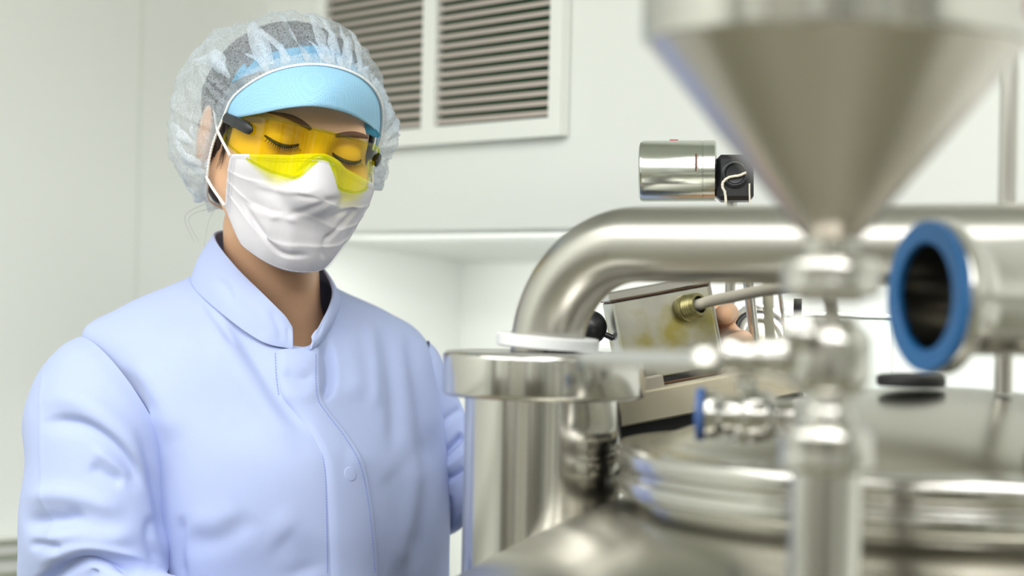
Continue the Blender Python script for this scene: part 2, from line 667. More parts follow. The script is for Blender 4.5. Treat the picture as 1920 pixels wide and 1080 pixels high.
vessel = thing('mixing_vessel', 'large polished steel vessel with domed top and round flanged lid', 'vessel', (VX, VY, 0))
prof = [(r, zdome(r)) for r in np.linspace(.235, .47, 24)]
prof += [(.478, zdome(.47) - .006), (.482, zdome(.47) - .02), (.482, .62)]
prof = prof[::-1]
V, F = lathe(prof, VC, Z3, 128)
edge_sharp(mk('shell', V, F, M_DOME, vessel), 50)
RL = .25
lathe_obj('manway_collar', [(RL - .018, 1.25), (RL - .012, 1.268), (RL - .012, 1.272), (RL - .03, 1.272)], VC, Z3, M_STEELP, vessel, 112)
lathe_obj('lid_clamp_ring', [(RL - .02, 1.268), (RL - .002, 1.268), (RL, 1.272), (RL, 1.281), (RL - .004, 1.2835), (RL - .004, 1.288), (RL, 1.2905), (RL, 1.300), (RL - .003, 1.305), (RL - .03, 1.305)], VC, Z3, M_STEELP, vessel, 128, .002)
lp = [(r, 1.352 - (1.352 - 1.3045) * (r / (RL - .026)) ** 2) for r in np.linspace(.001, RL - .026, 24)][::-1]
V, F = lathe([(RL - .022, 1.3045)] + lp, VC, Z3, 112)
mk('lid', V, F, M_DOME, vessel)


def zlid(r):
    return 1.352 - (1.352 - 1.3045) * (r / (RL - .026)) ** 2


# swing-bolt lugs on the clamp ring
for ang in (-78, -10, 60, 120):
    a = math.radians(ang)
    dr = np.array([math.cos(a), math.sin(a), 0])
    tg = np.array([-math.sin(a), math.cos(a), 0])
    big = ang == -78
    sx = .034 if big else .016
    Vb, Fb = box(VC + dr * (RL + .004) + Z3 * 1.2865, tg, dr, Z3, sx, .016, .046 if big else .036, .003)
    edge_sharp(mk('clamp_lug', Vb, Fb, M_STEELP, vessel, False), 40)
# nozzle under the hopper stack
lathe_obj('nozzle', [(.026, 1.10), (.026, 1.205), (.0285, 1.207), (.0285, 1.214), (.001, 1.2145)], np.array([P(1556, 640, 1.12)[0], 1.12, 0]), Z3, M_STEELP, vessel, 48, 0)
# side port with flange, carries the curved pipe
PP = P(1020, 700, 1.62)
pc = np.array([PP[0], PP[1], 0])
zfl0, zfl1 = P(1020, 743, 1.62)[2], P(1020, 660, 1.62)[2]
sp_ = [(.064, 1.10), (.064, zfl0 + .001)]
lathe_obj('port_neck', sp_, pc, Z3, M_STEELP, vessel, 96, 0)
lathe_obj('port_flange', [(.05, zfl0), (.080, zfl0), (.0825, zfl0 + .0025), (.0825, zfl1 - .003), (.080, zfl1), (.028, zfl1)], pc, Z3, M_STEELP, vessel, 96, .0015)

# ------------------------------------------------------------------ curved pipe
pipe = thing('curved_pipe', 'thick brushed steel pipe rising from flange and bending over to hopper', 'pipe', (pc[0], pc[1], zfl1))
px0 = P(1026, 640, 1.63)
tdir = np.array([0.04, 0., 1.0])
lathe_obj('gasket_disc', [(.002, 0), (.0405, 0), (.042, .001), (.042, .0095), (.0405, .0105), (.002, .0105)], np.array([px0[0], px0[1], zfl1 + .0028]), unit((.06, -.02, 1)), M_WHITE, pipe, 72, 0, label='white gasket disc under the pipe')
b0 = np.array([px0[0], px0[1], zfl1 + .0145])
hd = unit(np.array([P(1480, 452, 1.49)[0] - px0[0], P(1480, 452, 1.49)[1] - px0[1], 0]) + np.array([.0, .012, 0]))
zc = P(1300, 458, 1.55)[2]
Rb = .088
zs = zc - Rb
path = [b0, b0 + (0, 0, max(.004, zs - b0[2]) * .5)]
for t in np.linspace(0, math.pi / 2, 26):
    path.append(np.array([b0[0], b0[1], zs]) + hd * Rb * (1 - math.cos(t)) + Z3 * Rb * math.sin(t))
end = path[-1]
for s in np.linspace(.02, .42, 14):
    path.append(end + hd * s)
tube_obj('bent_tube', path, .0300, M_STEEL, pipe, 56)

# ------------------------------------------------------------------ foreground stack: tube, clamps, valve, hopper
SD = 1.12
sxp = 1556
valve = thing('ball_valve', 'blurred steel ball valve with flat lever handle under the hopper', 'valve', P(sxp, 1080, SD) - Z3 * .02)


def SP(py):
    return P(sxp, py, SD)[2]


sxy = P(sxp, 640, SD)
so = np.array([sxy[0], sxy[1], 0])
lathe_obj('lower_tube', [(.001, 1.215), (.0205, 1.215), (.0205, SP(880))], so, Z3, M_STEELP, valve, 56, 0)
lathe_obj('lower_clamp', [(.012, SP(885)), (.026, SP(883)), (.0275, SP(870)), (.0265, SP(840)), (.0275, SP(815)), (.025, SP(800)), (.014, SP(796))], so, Z3, M_STEELP, valve, 56, .0015)
lathe_obj('valve_tube', [(.0165, SP(800)), (.0165, SP(770)), (.0150, SP(765)), (.0150, SP(590))], so, Z3, M_STEELP, valve, 56, .001)
lathe_obj('upper_clamp', [(.012, SP(568)), (.017, SP(566)), (.018, SP(560)), (.026, SP(556)), (.0285, SP(540)), (.0275, SP(520)), (.0285, SP(500)), (.026, SP(484)), (.016, SP(482)), (.001, SP(481.5))], so, Z3, M_STEELP, valve, 56, .0015)
# valve body with its stem pointing left
vb = P(sxp, 672, SD)
ld = unit(np.array([-1.0, 0.12, 0.0]))
lathe_obj('valve_body', [(.003, -.021), (.018, -.020), (.0235, -.012), (.0235, .012), (.018, .020), (.003, .021)], vb, Z3, M_STEELP, valve, 48, .002)
lathe_obj('bonnet', [(.0145, .010), (.0145, .030), (.0125, .032), (.0125, .040), (.009, .042), (.009, .050), (.0125, .051), (.0125, .060), (.002, .061)], vb, ld, M_STEELP, valve, 48, .001)
lathe_obj('stem_nut', [(.002, .060), (.0075, .060), (.0085, .062), (.0085, .069), (.006, .072), (.001, .0725)], P(sxp - 15, 684, SD), ld, M_STEEL, valve, 6, 0)
h0, h1 = P(1395, 676, SD + .012), P(1095, 671, SD + .055)
hx = unit(h1 - h0)
hy = unit(np.cross(Z3, hx))
Vb, Fb = box((h0 + h1) / 2, hx, hy, np.cross(hx, hy), np.linalg.norm(h1 - h0), .022, .0095, .003)
mk('lever', Vb, Fb, M_LEVER, valve, False, label='flat satin steel lever')
lathe_obj('lever_hub', [(.001, -.010), (.011, -.010), (.0125, -.008), (.0125, .008), (.011, .010), (.001, .010)], P(1400, 676, SD + .012), Z3, M_STEELP, valve, 40, .001)
# little side cock on the valve body, on the near side
lathe_obj('drain_plug', [(.008, 0), (.008, .016), (.0105, .017), (.0105, .024), (.002, .026)], vb + np.array([-.012, -.012, .012]), unit((-.5, -.85, .1)), M_STEELP, valve, 6, .0008)

hopper = thing('feed_hopper', 'big blurred steel funnel hopper with upright band rim', 'hopper', P(sxp, 470, SD))
hz0, hz1 = SP(478), SP(86)
hox = P(1566, 86, SD)
ho = np.array([hox[0], hox[1], 0])
lathe_obj('outlet_neck', [(.0155, hz0), (.0155, SP(440))], so, Z3, M_STEELP, hopper, 48, 0)
# cone axis runs from neck to rim centre
RR = .1065
cone_ax = unit((ho + Z3 * hz1) - (so + Z3 * SP(448)))
cl = np.linalg.norm((ho + Z3 * hz1) - (so + Z3 * SP(448)))
lathe_obj('cone', [(.0155, 0.0)] + [(.0155 + (RR - .0155) * t, cl * t) for t in np.linspace(.04, 1, 12)], so + Z3 * SP(448), cone_ax, M_HOPPER, hopper, 112, 0)
lathe_obj('rim_band', [(RR - .001, hz1 - .001), (RR + .0015, hz1), (RR + .002, hz1 + .003), (RR + .002, hz1 + .075), (RR + .004, hz1 + .078), (RR + .001, hz1 + .081), (RR - .001, hz1 + .078), (RR - .001, hz1)], ho, Z3, M_STEELP, hopper, 128, 0)
# plain red patch on the band
a0 = math.radians(-27)
VS, n = [], 10
for i in range(n + 1):
    a = a0 + math.radians((i - n / 2) * .75)
    for z in (hz1 + .012, hz1 + .022):
        VS.append(ho + (RR + .0026) * np.array([math.cos(a), math.sin(a), 0]) + Z3 * z)
mk('patch', VS, [(2 * i, 2 * i + 2, 2 * i + 3, 2 * i + 1) for i in range(n)], M_RED, hopper, label='small red patch on the band')

# ------------------------------------------------------------------ elbow with blue gasket
EO = P(1737, 556, 1.28)
ea = unit(np.array([.95, .31, 0.0]))
elbow = thing('open_elbow', 'steel pipe elbow standing open towards viewer with blue gasket ring', 'pipe elbow', EO)
Ri, Ro = .0345, .0505
lathe_obj('gasket_ring', [(Ri, .004), (Ri, -.001), (Ri + .001, -.002), (Ro - .0025, -.002), (Ro - .0015, -.001), (Ro - .0015, .004)], EO, ea, M_BLUEG, elbow, 72, 0, label='blue silicone gasket ring')
lathe_obj('ferrule', [(Ri, .003), (Ro - .001, .003), (Ro, .005), (Ro, .013), (Ro - .006, .019), (Ri + .004, .024), (Ri + .003, .032)], EO, ea, M_STEELP, elbow, 72, .001)
Re = .066
path, st = [EO + ea * s for s in (.002, .012, .028, .05)], EO + ea * .070
for t in np.linspace(0, math.pi / 2, 20):
    path.append(st + ea * Re * math.sin(t) - Z3 * Re * (1 - math.cos(t)))
lim = path[-1]
rl = np.linalg.norm(lim[:2] - VC[:2])
zbase = zlid(max(rl - .050, 0)) + .0008
path.append(np.array([lim[0], lim[1], zbase]))
# outer and inner skin
V1, F1 = tube(path, Ri + .003, 56, False)
V2, F2 = tube(path, Ri, 56, False)
edge_sharp(mk('elbow_tube', *join([(V1, F1), (V2, [f[::-1] for f in F2])]), M_STEELP, elbow), 50)
lathe_obj('base_ferrule', [(Ri + .003, .024), (Ri + .006, .020), (Ro - .002, .014), (Ro - .002, .001), (Ri, .0)], path[-1], Z3, M_STEELP, elbow, 64, .001)
# black rubber cap lying on the lid under the gasket ring
bc = P(1708, 722, 1.47)
rb = np.linalg.norm(bc[:2] - VC[:2])
bc[2] = zlid(max(rb - .026, 0)) + .0002
cap_o = tag(lathe_obj('rubber_cap', [(.001, .0015), (.024, .0015), (.0255, .003), (.0255, .0085), (.023, .0105), (.015, .0112), (.014, .0095), (.001, .0095)], bc, Z3, M_BLACK, None, 48, .001), 'black round rubber cap on the lid beneath the blue ring', 'cap')

# small horizontal clamp fitting on the lid edge
fit = thing('clamped_port', 'short blurred steel pipe fitting with blue gasket at its left end', 'pipe fitting', P(1400, 830, 1.38))
fo = P(1306, 776, 1.36)
fa = unit((1, -.18, .0))
lathe_obj('gasket', [(.002, 0), (.0178, 0), (.0182, .001), (.0182, .0045), (.0178, .0055), (.002, .0055)], fo, fa, M_BLUEM, fit, 48, 0, label='blue gasket edge')
lathe_obj('clamp_body', [(.002, .0055), (.0155, .0055), (.0165, .007), (.0165, .014), (.013, .018), (.013, .030), (.0165, .033), (.0175, .036), (.0175, .048), (.0155, .052), (.0125, .054), (.0125, .066), (.002, .067)], fo, fa, M_STEELP, fit, 48, .001)
lathe_obj('foot_tube', [(.010, -.005), (.010, -.003), (.012, -.002), (.012, .006), (.006, .008)], fo + fa * .034 - Z3 * .0135, Z3, M_STEELP, fit, 40, .001)
lathe_obj('top_nut', [(.002, 0), (.007, 0), (.0078, .001), (.0078, .008), (.005, .010), (.002, .0105)], fo + fa * .034 + Z3 * .0155, Z3, M_STEELP, fit, 6, 0)

# ------------------------------------------------------------------ tilted drive box and bracket on the dome
ti = math.radians(11.5)
bx = unit(np.array([math.cos(ti), .10, math.sin(ti)]))
by = unit(np.cross(np.array([-math.sin(ti), 0, math.cos(ti)]), bx))
bz = np.cross(bx, by)
BC = P(1241, 626, 1.79)
drive = thing('drive_box', 'tilted stained steel control box with brass cable gland behind the bend', 'machine box', BC - bz * .045)
Vb, Fb = box(BC, bx, by, bz, .088, .060, .074, .002)
mk('housing', Vb, Fb, M_BOX, drive, False)
Vb, Fb = box(BC + bz * .0415, bx, by, bz, .093, .064, .0075, .001)
mk('housing_lid', Vb, Fb, M_STEEL, drive, False)
Vb, Fb = box(BC + bz * .0372, bx, by, bz, .0905, .0605, .0010, 0)
mk('lid_seal', Vb, Fb, M_COPPER, drive, False, label='dark brown seal line')
Vb, Fb = box(BC + bx * .0455, bx, by, bz, .003, .050, .080, .001)
mk('end_plate', Vb, Fb, M_STEEL, drive, False)
gl0 = BC + bx * .0175 + bz * .019 - by * .030
gd = unit(-by * .75 + bx * .62 + bz * .1)
fr = np.linspace(0, .022, 23)
gp = [(.003, -.001), (.0112, -.001), (.0120, .001), (.0120, .005)]
gp += [(.0106 + (.0007 if i % 2 else -.0005), .006 + i * .0012) for i in range(10)]
gp += [(.0105, .0190), (.010, .0200), (.0078, .0200), (.0078, .012)]
lathe_obj('cable_gland', gp, gl0, gd, M_BRASS, drive, 40, 0, label='ribbed brass gland')
lathe_obj('gland_bore', [(.0001, .0150), (.0080, .0152)], gl0, gd, M_BLACK, drive, 32, 0)
Vb, Fb = box(BC - bz * .0391, bx, by, bz, .084, .058, .0040, 0)
mk('mounting_pad', Vb, Fb, M_BLACK, drive, False, label='black pad under the box')
# black ball knob on a rod at the left
k0 = BC - bx * .044 + bz * .004
k1 = P(1106, 614, 1.79)
tube_obj('knob_rod', resample([k0, k1], 4), .0026, M_BLACKP, drive, 16)
lathe_obj('ball_knob', [(.0155 * math.sin(t), -.0155 * math.cos(t)) for t in np.linspace(.02, math.pi - .02, 24)], k1, unit(k0 - k1), M_BLACKP, drive, 40, 0, label='black ball knob')
# cable from gland to the right
ce = gl0 + gd * .0165
cp = crom([ce, gl0 + gd * .034, P(1375, 556, 1.70), P(1425, 546, 1.66), P(1480, 540, 1.60), P(1545, 548, 1.55), P(1562, 600, 1.53), P(1560, 660, 1.52), np.array([P(1560, 660, 1.52)[0], P(1560, 660, 1.52)[1], zlid(np.hypot(P(1560, 660, 1.52)[0] - VX, P(1560, 660, 1.52)[1] - VY)) + .0012])], 60)
tag(tube_obj('grey_cable', cp, np.full(60, .0050), M_CABLE, None, 16), 'light grey cable running right from the brass gland', 'cable')

bm = thing('base_bracket', 'beige machine bracket sloping upward beneath the control box', 'bracket', P(1290, 790, 1.76))
b2 = P(1285, 745, 1.755)
Vb, Fb = box(b2, bx, by, bz, .21, .05, .027, .0015)
mk('beam', Vb, Fb, M_BEAM, bm, False)
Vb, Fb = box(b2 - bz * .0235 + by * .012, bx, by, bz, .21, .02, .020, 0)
mk('shadow_gap_plate', Vb, Fb, M_BLACK, bm, False, label='black plate for the shaded gap under the beam')  # its black stands in for the shade inside the gap
Vb, Fb = box(b2 - bz * .0365, bx, by, bz, .21, .05, .007, .001)
mk('lower_strip', Vb, Fb, M_STEEL, bm, False)
for s in (-.09, .02, .1):
    Vb, Fb = box(b2 - bz * .058 + bx * s + by * .01, bx, by, bz, .018, .02, .042 + .03 * (s < 0), .001)
    mk('bracket_foot', Vb, Fb, M_STEEL, bm, False)
Vb, Fb = box(b2 + bz * .0185 - bx * .030 - by * .010, bx, by, bz, .021, .02, .012, .001)
mk('spacer_block', Vb, Fb, M_CABLE, bm, False)

# ------------------------------------------------------------------ sight lamp (horizontal cylinder), rods, sight glass
L0 = P(1199, 322, 1.86)
la = unit(np.array([1.0, -.10, .02]))
lamp = thing('sight_lamp', 'small polished horizontal steel cylinder lamp housing with black end block', 'vessel lamp', P(1340, 380, 1.85))
RLp = .0290
M_LAMPH = mat('polished lamp housing', (.58, .60, .55, 1), .19, 1.0)
lathe_obj('housing', [(.001, 0), (RLp - .004, 0), (RLp - .0012, .0012), (RLp, .004), (RLp, .0582), (RLp - .0005, .0585), (RLp - .0005, .0592), (RLp, .0595), (RLp, .070), (RLp - .002, .0715), (.001, .0715)], L0, la, M_LAMPH, lamp, 96, 0)
ly = unit(np.cross(Z3, la))      # points away from the camera
lz = np.cross(la, ly)


def on_lamp(s, ang, r):
    a = math.radians(ang)
    return L0 + la * s + r * (-ly * math.cos(a) + lz * math.sin(a))


slot = [on_lamp(.0530, 30 - 4.2 * i, RLp - .0002) for i in range(0, 9)]
tube_obj('latch_slot', slot, .0011, M_COPPER, lamp, 8, label='dark latch slot')
tube_obj('latch_rim', [on_lamp(.0542 - (.0014 if i > 8 else 0), 32 - 4.2 * i, RLp) for i in range(0, 11)], .0008, M_STEELP, lamp, 8)
tube_obj('red_mark', [on_lamp(.028 + .001 * i, 88, RLp) for i in range(9)], .0010, M_RED, lamp, 8, label='thin red mark on top')
eb = L0 + la * .0885 + lz * -.007
Vb, Fb = box(eb, la, ly, lz, .034, .050, .042, .004)
mk('terminal_block', Vb, Fb, M_BLACK, lamp, False, label='black rubber terminal block')
lathe_obj('block_boss', [(.004, .0), (.0128, 0), (.0128, .003), (.011, .004), (.0095, .004), (.0085, .002), (.0001, .002)], eb - ly * .0245 + lz * .003, -ly, M_BLACKP, lamp, 40, .0005)
wq = eb - ly * .030
wp = crom([wq + la * .010 + lz * .004, wq + la * .004 + lz * .0015, wq - la * .004 + lz * .0, wq - la * .0105 - lz * .004, wq - la * .0115 - lz * .009, wq - la * .009 - lz * .015, wq - la * .0085 - lz * .024], 40)
wp += rng.normal(0, .00018, wp.shape)
tube_obj('lead_wire', wp, .0013, M_WIRE, lamp, 8, label='frayed white lead wire')
wp = crom([wq + la * .013 - lz * .006, wq + la * .013 - lz * .014, wq + la * .0135 - lz * .026], 20)
tube_obj('lead_wire', wp, .0008, M_WIRE, lamp, 8, label='thin white lead wire')
# post carrying the lamp, down to the dome
pb = P(1367, 640, 1.925)
lathe_obj('lamp_post', [(.005, 1.20), (.005, (L0 + la * .085)[2] + .006)], np.array([pb[0], pb[1], 0]), Z3, M_STEEL, lamp, 24, 0)

tube_obj('post_arm', [L0 + la * .088 + ly * .024, np.array([pb[0], pb[1], (L0 + la * .088)[2]])], .004, M_STEEL, lamp, 16)
# sight glass on the dome
sg = thing('sight_glass', 'round steel sight glass with ringed window behind the valve', 'sight glass', P(1424, 690, 1.975))
sc_ = P(1428, 634, 1.975)
sd = unit((.22, -.78, .58))
lathe_obj('outer_ring', [(.012, -.05), (.0285, -.05), (.0285, -.014), (.036, -.012), (.0375, -.008), (.0375, .004), (.036, .007), (.0305, .0075), (.0295, .005), (.0295, .002)], sc_, sd, M_STEELP, sg, 72, .0008)
lathe_obj('seal', [(.0296, .003), (.0286, .0055), (.0262, .0055), (.0255, .003)], sc_, sd, M_BLACK, sg, 64, 0, label='black seal ring')
lathe_obj('inner_ring', [(.0256, .003), (.0252, .006), (.0195, .0065), (.0185, .003)], sc_, sd, M_STEEL, sg, 64, .0005)
lathe_obj('glass', [(.0001, .004), (.012, .0038), (.0186, .0025)], sc_, sd, M_BOX, sg, 48, 0)
# hose going up in front of the sight glass
hp = crom([P(1441, 470, 1.68), P(1440, 540, 1.68), P(1441, 585, 1.68), P(1444, 640, 1.68), P(1446, 690, 1.68)], 40)
tag(tube_obj('beige_hose', hp, .0046, M_HOSE, None, 16), 'narrow beige hose hanging upright before the sight glass', 'hose')
for i, (xa, xb, rr, lb) in enumerate([(1396, 1422, .0050, 'slim leaning steel tube with blue tint left behind the hose'), (1452, 1482, .0020, 'very thin steel rod leaning right of the beige hose'), (1496, 1493, .0038, 'short dark tipped upright rod near the valve')]):
    p0 = P(xa, 470 if i < 2 else 560, 1.90)
    p1 = P(xb, 700, 1.90)
    if i == 2:
        p0, p1 = P(xa, 560, 1.82), P(xb, 690, 1.82)
    tag(tube_obj('steel_rod', resample([p0, p1], 6), rr, M_STEELP if i < 2 else M_BLACKP, None, 16), lb, 'rod')
gh = thing('grey_housing', 'pale grey machine housing with flat top far behind the valve', 'machine housing', P(1560, 800, 2.06))
gc = P(1560, 692, 2.06)
Vb, Fb = box(gc, X3, Y3, Z3, .11, .09, .110, .003)
mk('housing', Vb, Fb, M_GREYCAB, gh, False)
Vb, Fb = box(gc + Z3 * .056, X3, Y3, Z3, .116, .096, .004, .001)
mk('cover_plate', Vb, Fb, M_GREYCAB, gh, False)
Vb, Fb = box(gc - Z3 * .13, X3, Y3, Z3, .04, .04, .16, .001)
mk('pedestal', Vb, Fb, M_STEEL, gh, False)
# stand post at far right behind the hopper
ps = P(1890, 300, 1.45)
post = thing('hopper_post', 'blurred upright steel post at the edge behind the hopper', 'post', (ps[0], ps[1], 1.30))
lathe_obj('rod', [(.0065, zlid(max(np.hypot(ps[0] - VX, ps[1] - VY) - .007, 0)) + .001), (.0065, P(1890, -60, 1.45)[2])], np.array([ps[0], ps[1], 0]), Z3, M_STEEL, post, 24, 0)
#PERSON
# ------------------------------------------------------------------ PERSON
# head frame: x her right, y forward, z up; origin between the temples at eye level
HO = P(546, 257, 1.90)
yaw, pit, rol = math.radians(23), math.radians(9), math.radians(11)
f0 = np.array([math.sin(yaw), -math.cos(yaw), 0.0])
r0 = np.cross(f0, Z3)
f1 = f0 * math.cos(pit) - Z3 * math.sin(pit)
u1 = Z3 * math.cos(pit) + f0 * math.sin(pit)
HR = r0 * math.cos(rol) + u1 * math.sin(rol)
HU = u1 * math.cos(rol) - r0 * math.sin(rol)
HF = f1
HM = np.stack([HR, HF, HU], 1)          # local -> world columns


def HW(p):
    return HO + np.asarray(p, float) @ HM.T


def HL(p):
    return (np.asarray(p, float) - HO) @ HM


# ---- signed distance primitives (points are (n,3))
def s_ell(p, c, r):
    q = (p - np.asarray(c)) / np.asarray(r)
    k0 = np.linalg.norm(q, axis=-1)
    k1 = np.linalg.norm(q / np.asarray(r), axis=-1)
    return k0 * (k0 - 1) / np.maximum(k1, 1e-9)


def s_cap(p, a, b, ra, rb):
    a, b = np.asarray(a, float), np.asarray(b, float)
    ab = b - a
    t = np.clip(((p - a) @ ab) / (ab @ ab), 0, 1)
    return np.linalg.norm(p - a - t[..., None] * ab, axis=-1) - (ra + (rb - ra) * t)


def smin(a, b, k):
    h = np.clip(.5 + .5 * (b - a) / k, 0, 1)
    return b + (a - b) * h - k * h * (1 - h)


def smax(a, b, k):
    return -smin(-a, -b, k)


def head_sdf(q, detail=True):
    d = s_ell(q, (0, -.014, .016), (.0725, .094, .080))
    d = smin(d, s_ell(q, (0, .026, -.032), (.058, .058, .078)), .03)
    d = smin(d, s_cap(q, (0, .060, -.086), (0, .054, -.086), .023, .023), .02)
    for s in (-1, 1):
        d = smin(d, s_cap(q, (s * .050, -.002, -.050), (s * .014, .056, -.090), .016, .018), .025)
        d = smin(d, s_ell(q, (s * .044, .054, -.028), (.022, .024, .020)), .02)
    d = smin(d, s_cap(q, (-.032, .077, .016), (.032, .077, .016), .013, .013), .02)
    if detail:
        for s in (-1, 1):
            d = smax(d, -s_ell(q, (s * .032, .097, -.002), (.020, .018, .014)), .012)
    d = smin(d, s_cap(q, (0, .086, .004), (0, .103, -.038), .0075, .0105), .010)
    for s in (-1, 1):
        d = smin(d, s_ell(q, (s * .011, .093, -.041), (.008, .011, .008)), .006)
        if detail:
            d = smin(d, s_ell(q, (s * .032, .0735, -.003), (.0150, .0135, .0120)), .003)
            # ears
            e = q - np.array([s * .074, -.012, -.016])
            e = np.stack([e[..., 0] * s, e[..., 1] + .25 * e[..., 2], e[..., 2]], -1)
            d = smin(d, s_ell(e, (0.004, 0, 0), (.007, .017, .031)), .006)
    d = smin(d, s_ell(q, (0, .083, -.064), (.024, .012, .0075)), .006)
    d = smin(d, s_ell(q, (0, .081, -.074), (.020, .012, .007)), .005)
    return d


def form_sdf(q):
    """smooth closed form the mask is stretched over"""
    d = head_sdf(q, False)
    d = smin(d, s_ell(q, (0, .034, -.055), (.060, .055, .066)), .03)
    d = smin(d, s_cap(q, (0, .092, .0), (0, .106, -.040), .009, .013), .025)
    d = smin(d, s_ell(q, (0, .060, -.092), (.032, .032, .030)), .025)
    return d


def radial(fn, o, dr, off, r0=.02, r1=.2, it=26):
    """distance along dr from o (local points) where fn = off (outermost crossing by bisection)"""
    lo = np.full(len(o), r0)
    hi = np.full(len(o), r1)
    for _ in range(it):
        m = (lo + hi) / 2
        v = fn(o + dr * m[:, None]) - off
        hi = np.where(v > 0, m, hi)
        lo = np.where(v > 0, lo, m)
    return hi


def surf_pts(fn, xz, off=.001, y0=0.0):
    """front-of-face points at local (x, z): march along -y from outside"""
    xz = np.asarray(xz, float)
    o = np.stack([xz[:, 0], np.full(len(xz), y0), xz[:, 1]], -1)
    dr = np.tile(Y3, (len(xz), 1))
    t = np.full(len(xz), .19)
    for _ in range(50):
        t = t - np.maximum(fn(o + dr * t[:, None]) - off, 0) * .8
    return o + dr * t[:, None]


# ---- surface nets on a rectilinear grid
def surface_nets(F, xs, ys, zs):
    n = F.shape
    ins = F < 0
    c = [slice(0, -1), slice(1, None)]
    corner = {(i, j, k): (slice(i, n[0] - 1 + i), slice(j, n[1] - 1 + j), slice(k, n[2] - 1 + k)) for i in (0, 1) for j in (0, 1) for k in (0, 1)}
    cnt_in = sum(ins[s].astype(np.int8) for s in corner.values())
    act = (cnt_in > 0) & (cnt_in < 8)
    idx = -np.ones(act.shape, int)
    I, J, K = np.nonzero(act)
    idx[I, J, K] = np.arange(len(I))
    acc = np.zeros((len(I), 3))
    cnt = np.zeros(len(I))
    vals = {s: F[I + s[0], J + s[1], K + s[2]] for s in corner}
    for a in corner:
        for ax in range(3):
            if a[ax] == 0:
                b = list(a)
                b[ax] = 1
                b = tuple(b)
                fa, fb = vals[a], vals[b]
                m = (fa < 0) != (fb < 0)
                t = np.where(m, fa / np.where(m, fa - fb, 1), 0)
                p = np.tile(np.array(a, float), (len(I), 1))
                p[:, ax] = t
                acc += np.where(m[:, None], p, 0)
                cnt += m
    pos = acc / cnt[:, None] + np.stack([I, J, K], -1)
    V = np.stack([np.interp(pos[:, 0], np.arange(n[0]), xs), np.interp(pos[:, 1], np.arange(n[1]), ys), np.interp(pos[:, 2], np.arange(n[2]), zs)], -1)
    Q = []
    for ax in range(3):
        o = [q for q in range(3) if q != ax]
        sl0 = [slice(None)] * 3
        sl1 = [slice(None)] * 3
        sl0[ax], sl1[ax] = slice(0, -1), slice(1, None)
        ch = ins[tuple(sl0)] != ins[tuple(sl1)]
        ii = np.argwhere(ch)
        ok = np.ones(len(ii), bool)
        for q in o:
            ok &= (ii[:, q] > 0) & (ii[:, q] < n[q] - 1)
        ii = ii[ok]
        up = ins[tuple(sl0)][tuple(ii.T)]
        quad = []
        for (da, db) in ((-1, -1), (0, -1), (0, 0), (-1, 0)):
            g = ii.copy()
            g[:, o[0]] += da
            g[:, o[1]] += db
            quad.append(idx[tuple(g.T)])
        quad = np.stack(quad, 1)
        flip = up if ax == 1 else ~up
        quad[flip] = quad[flip][:, ::-1]
        Q.append(quad)
    return V, np.concatenate(Q)


def nonuni(lo, hi, fine, fl, fh, coarse):
    out = [lo]
    while out[-1] < hi:
        x = out[-1]
        out.append(x + (fine if any(a <= x <= b for a, b in zip(fl, fh)) else coarse))
    return np.array(out)


person = thing('person', 'person in light blue lab coat, hair net, yellow goggles and white mask', 'person', (P(520, 600, 1.95)[0], 1.97, 0.0))
person['label'] = 'person standing at the vessel in light blue coat, hair net, yellow goggles and mask'

# ---- body: one continuous surface (head, neck, trunk, arms, hands, legs)
shR, shL = P(215, 735, 1.915), P(760, 735, 2.03)
elR, wrR = P(180, 1125, 1.87), P(400, 1248, 1.66)
elL, wrL = P(826, 916, 2.05), P(1225, 712, 1.915)
nkT, nkB = P(506, 430, 1.945), P(516, 665, 1.975)
chest, waist, pelv = P(520, 890, 1.975), P(535, 1130, 1.96), P(540, 1420, 1.96)
CX = pelv[0]
kneeR, ankR = np.array([CX - .085, 1.95, .50]), np.array([CX - .09, 1.99, .09])
kneeL, ankL = np.array([CX + .085, 1.97, .50]), np.array([CX + .09, 2.01, .09])
prims = []      # (fn, bbox lo, bbox hi, k)


def addcap(a, b, ra, rb, k=.02):
    a, b = np.asarray(a, float), np.asarray(b, float)
    r = max(ra, rb)
    prims.append((lambda p: s_cap(p, a, b, ra, rb), np.minimum(a, b) - r, np.maximum(a, b) + r, k))


def addell(c, r, k=.02):
    c, r = np.asarray(c, float), np.asarray(r, float)
    prims.append((lambda p: s_ell(p, c, r), c - r, c + r, k))


hb = np.array([HW((x, y, z)) for x in (-.09, .09) for y in (-.115, .125) for z in (-.12, .11)])
prims.append((lambda p: head_sdf(HL(p)), hb.min(0), hb.max(0), .02))
addcap(nkT, nkB, .0455, .0475, .022)
addcap(P(540, 470, 1.90), P(552, 640, 1.935), .020, .020, .03)
addcap(nkB + (0, .01, -.03), shR + (.045, .01, -.02), .042, .033, .03)
addcap(nkB + (0, .015, -.055), shL + (-.055, .015, -.035), .040, .030, .025)
addell(chest, (.140, .080, .145), .035)
addell(waist, (.130, .085, .16), .06)
addell(pelv, (.138, .095, .13), .05)
for sh, el, wr in ((shR, elR, wrR), (shL, elL, wrL)):
    addcap(sh, el, .042, .034, .03)
    addcap(el, wr, .029, .023, .012)
for hx, kn, an in ((-.08, kneeR, ankR), (.08, kneeL, ankL)):
    addcap(pelv + (hx, 0, -.06), kn, .068, .050, .03)
    addcap(kn, an, .052, .035, .02)
    addcap(an + (0, 0, -.03), an + (0, -.14, -.05), .034, .026, .02)


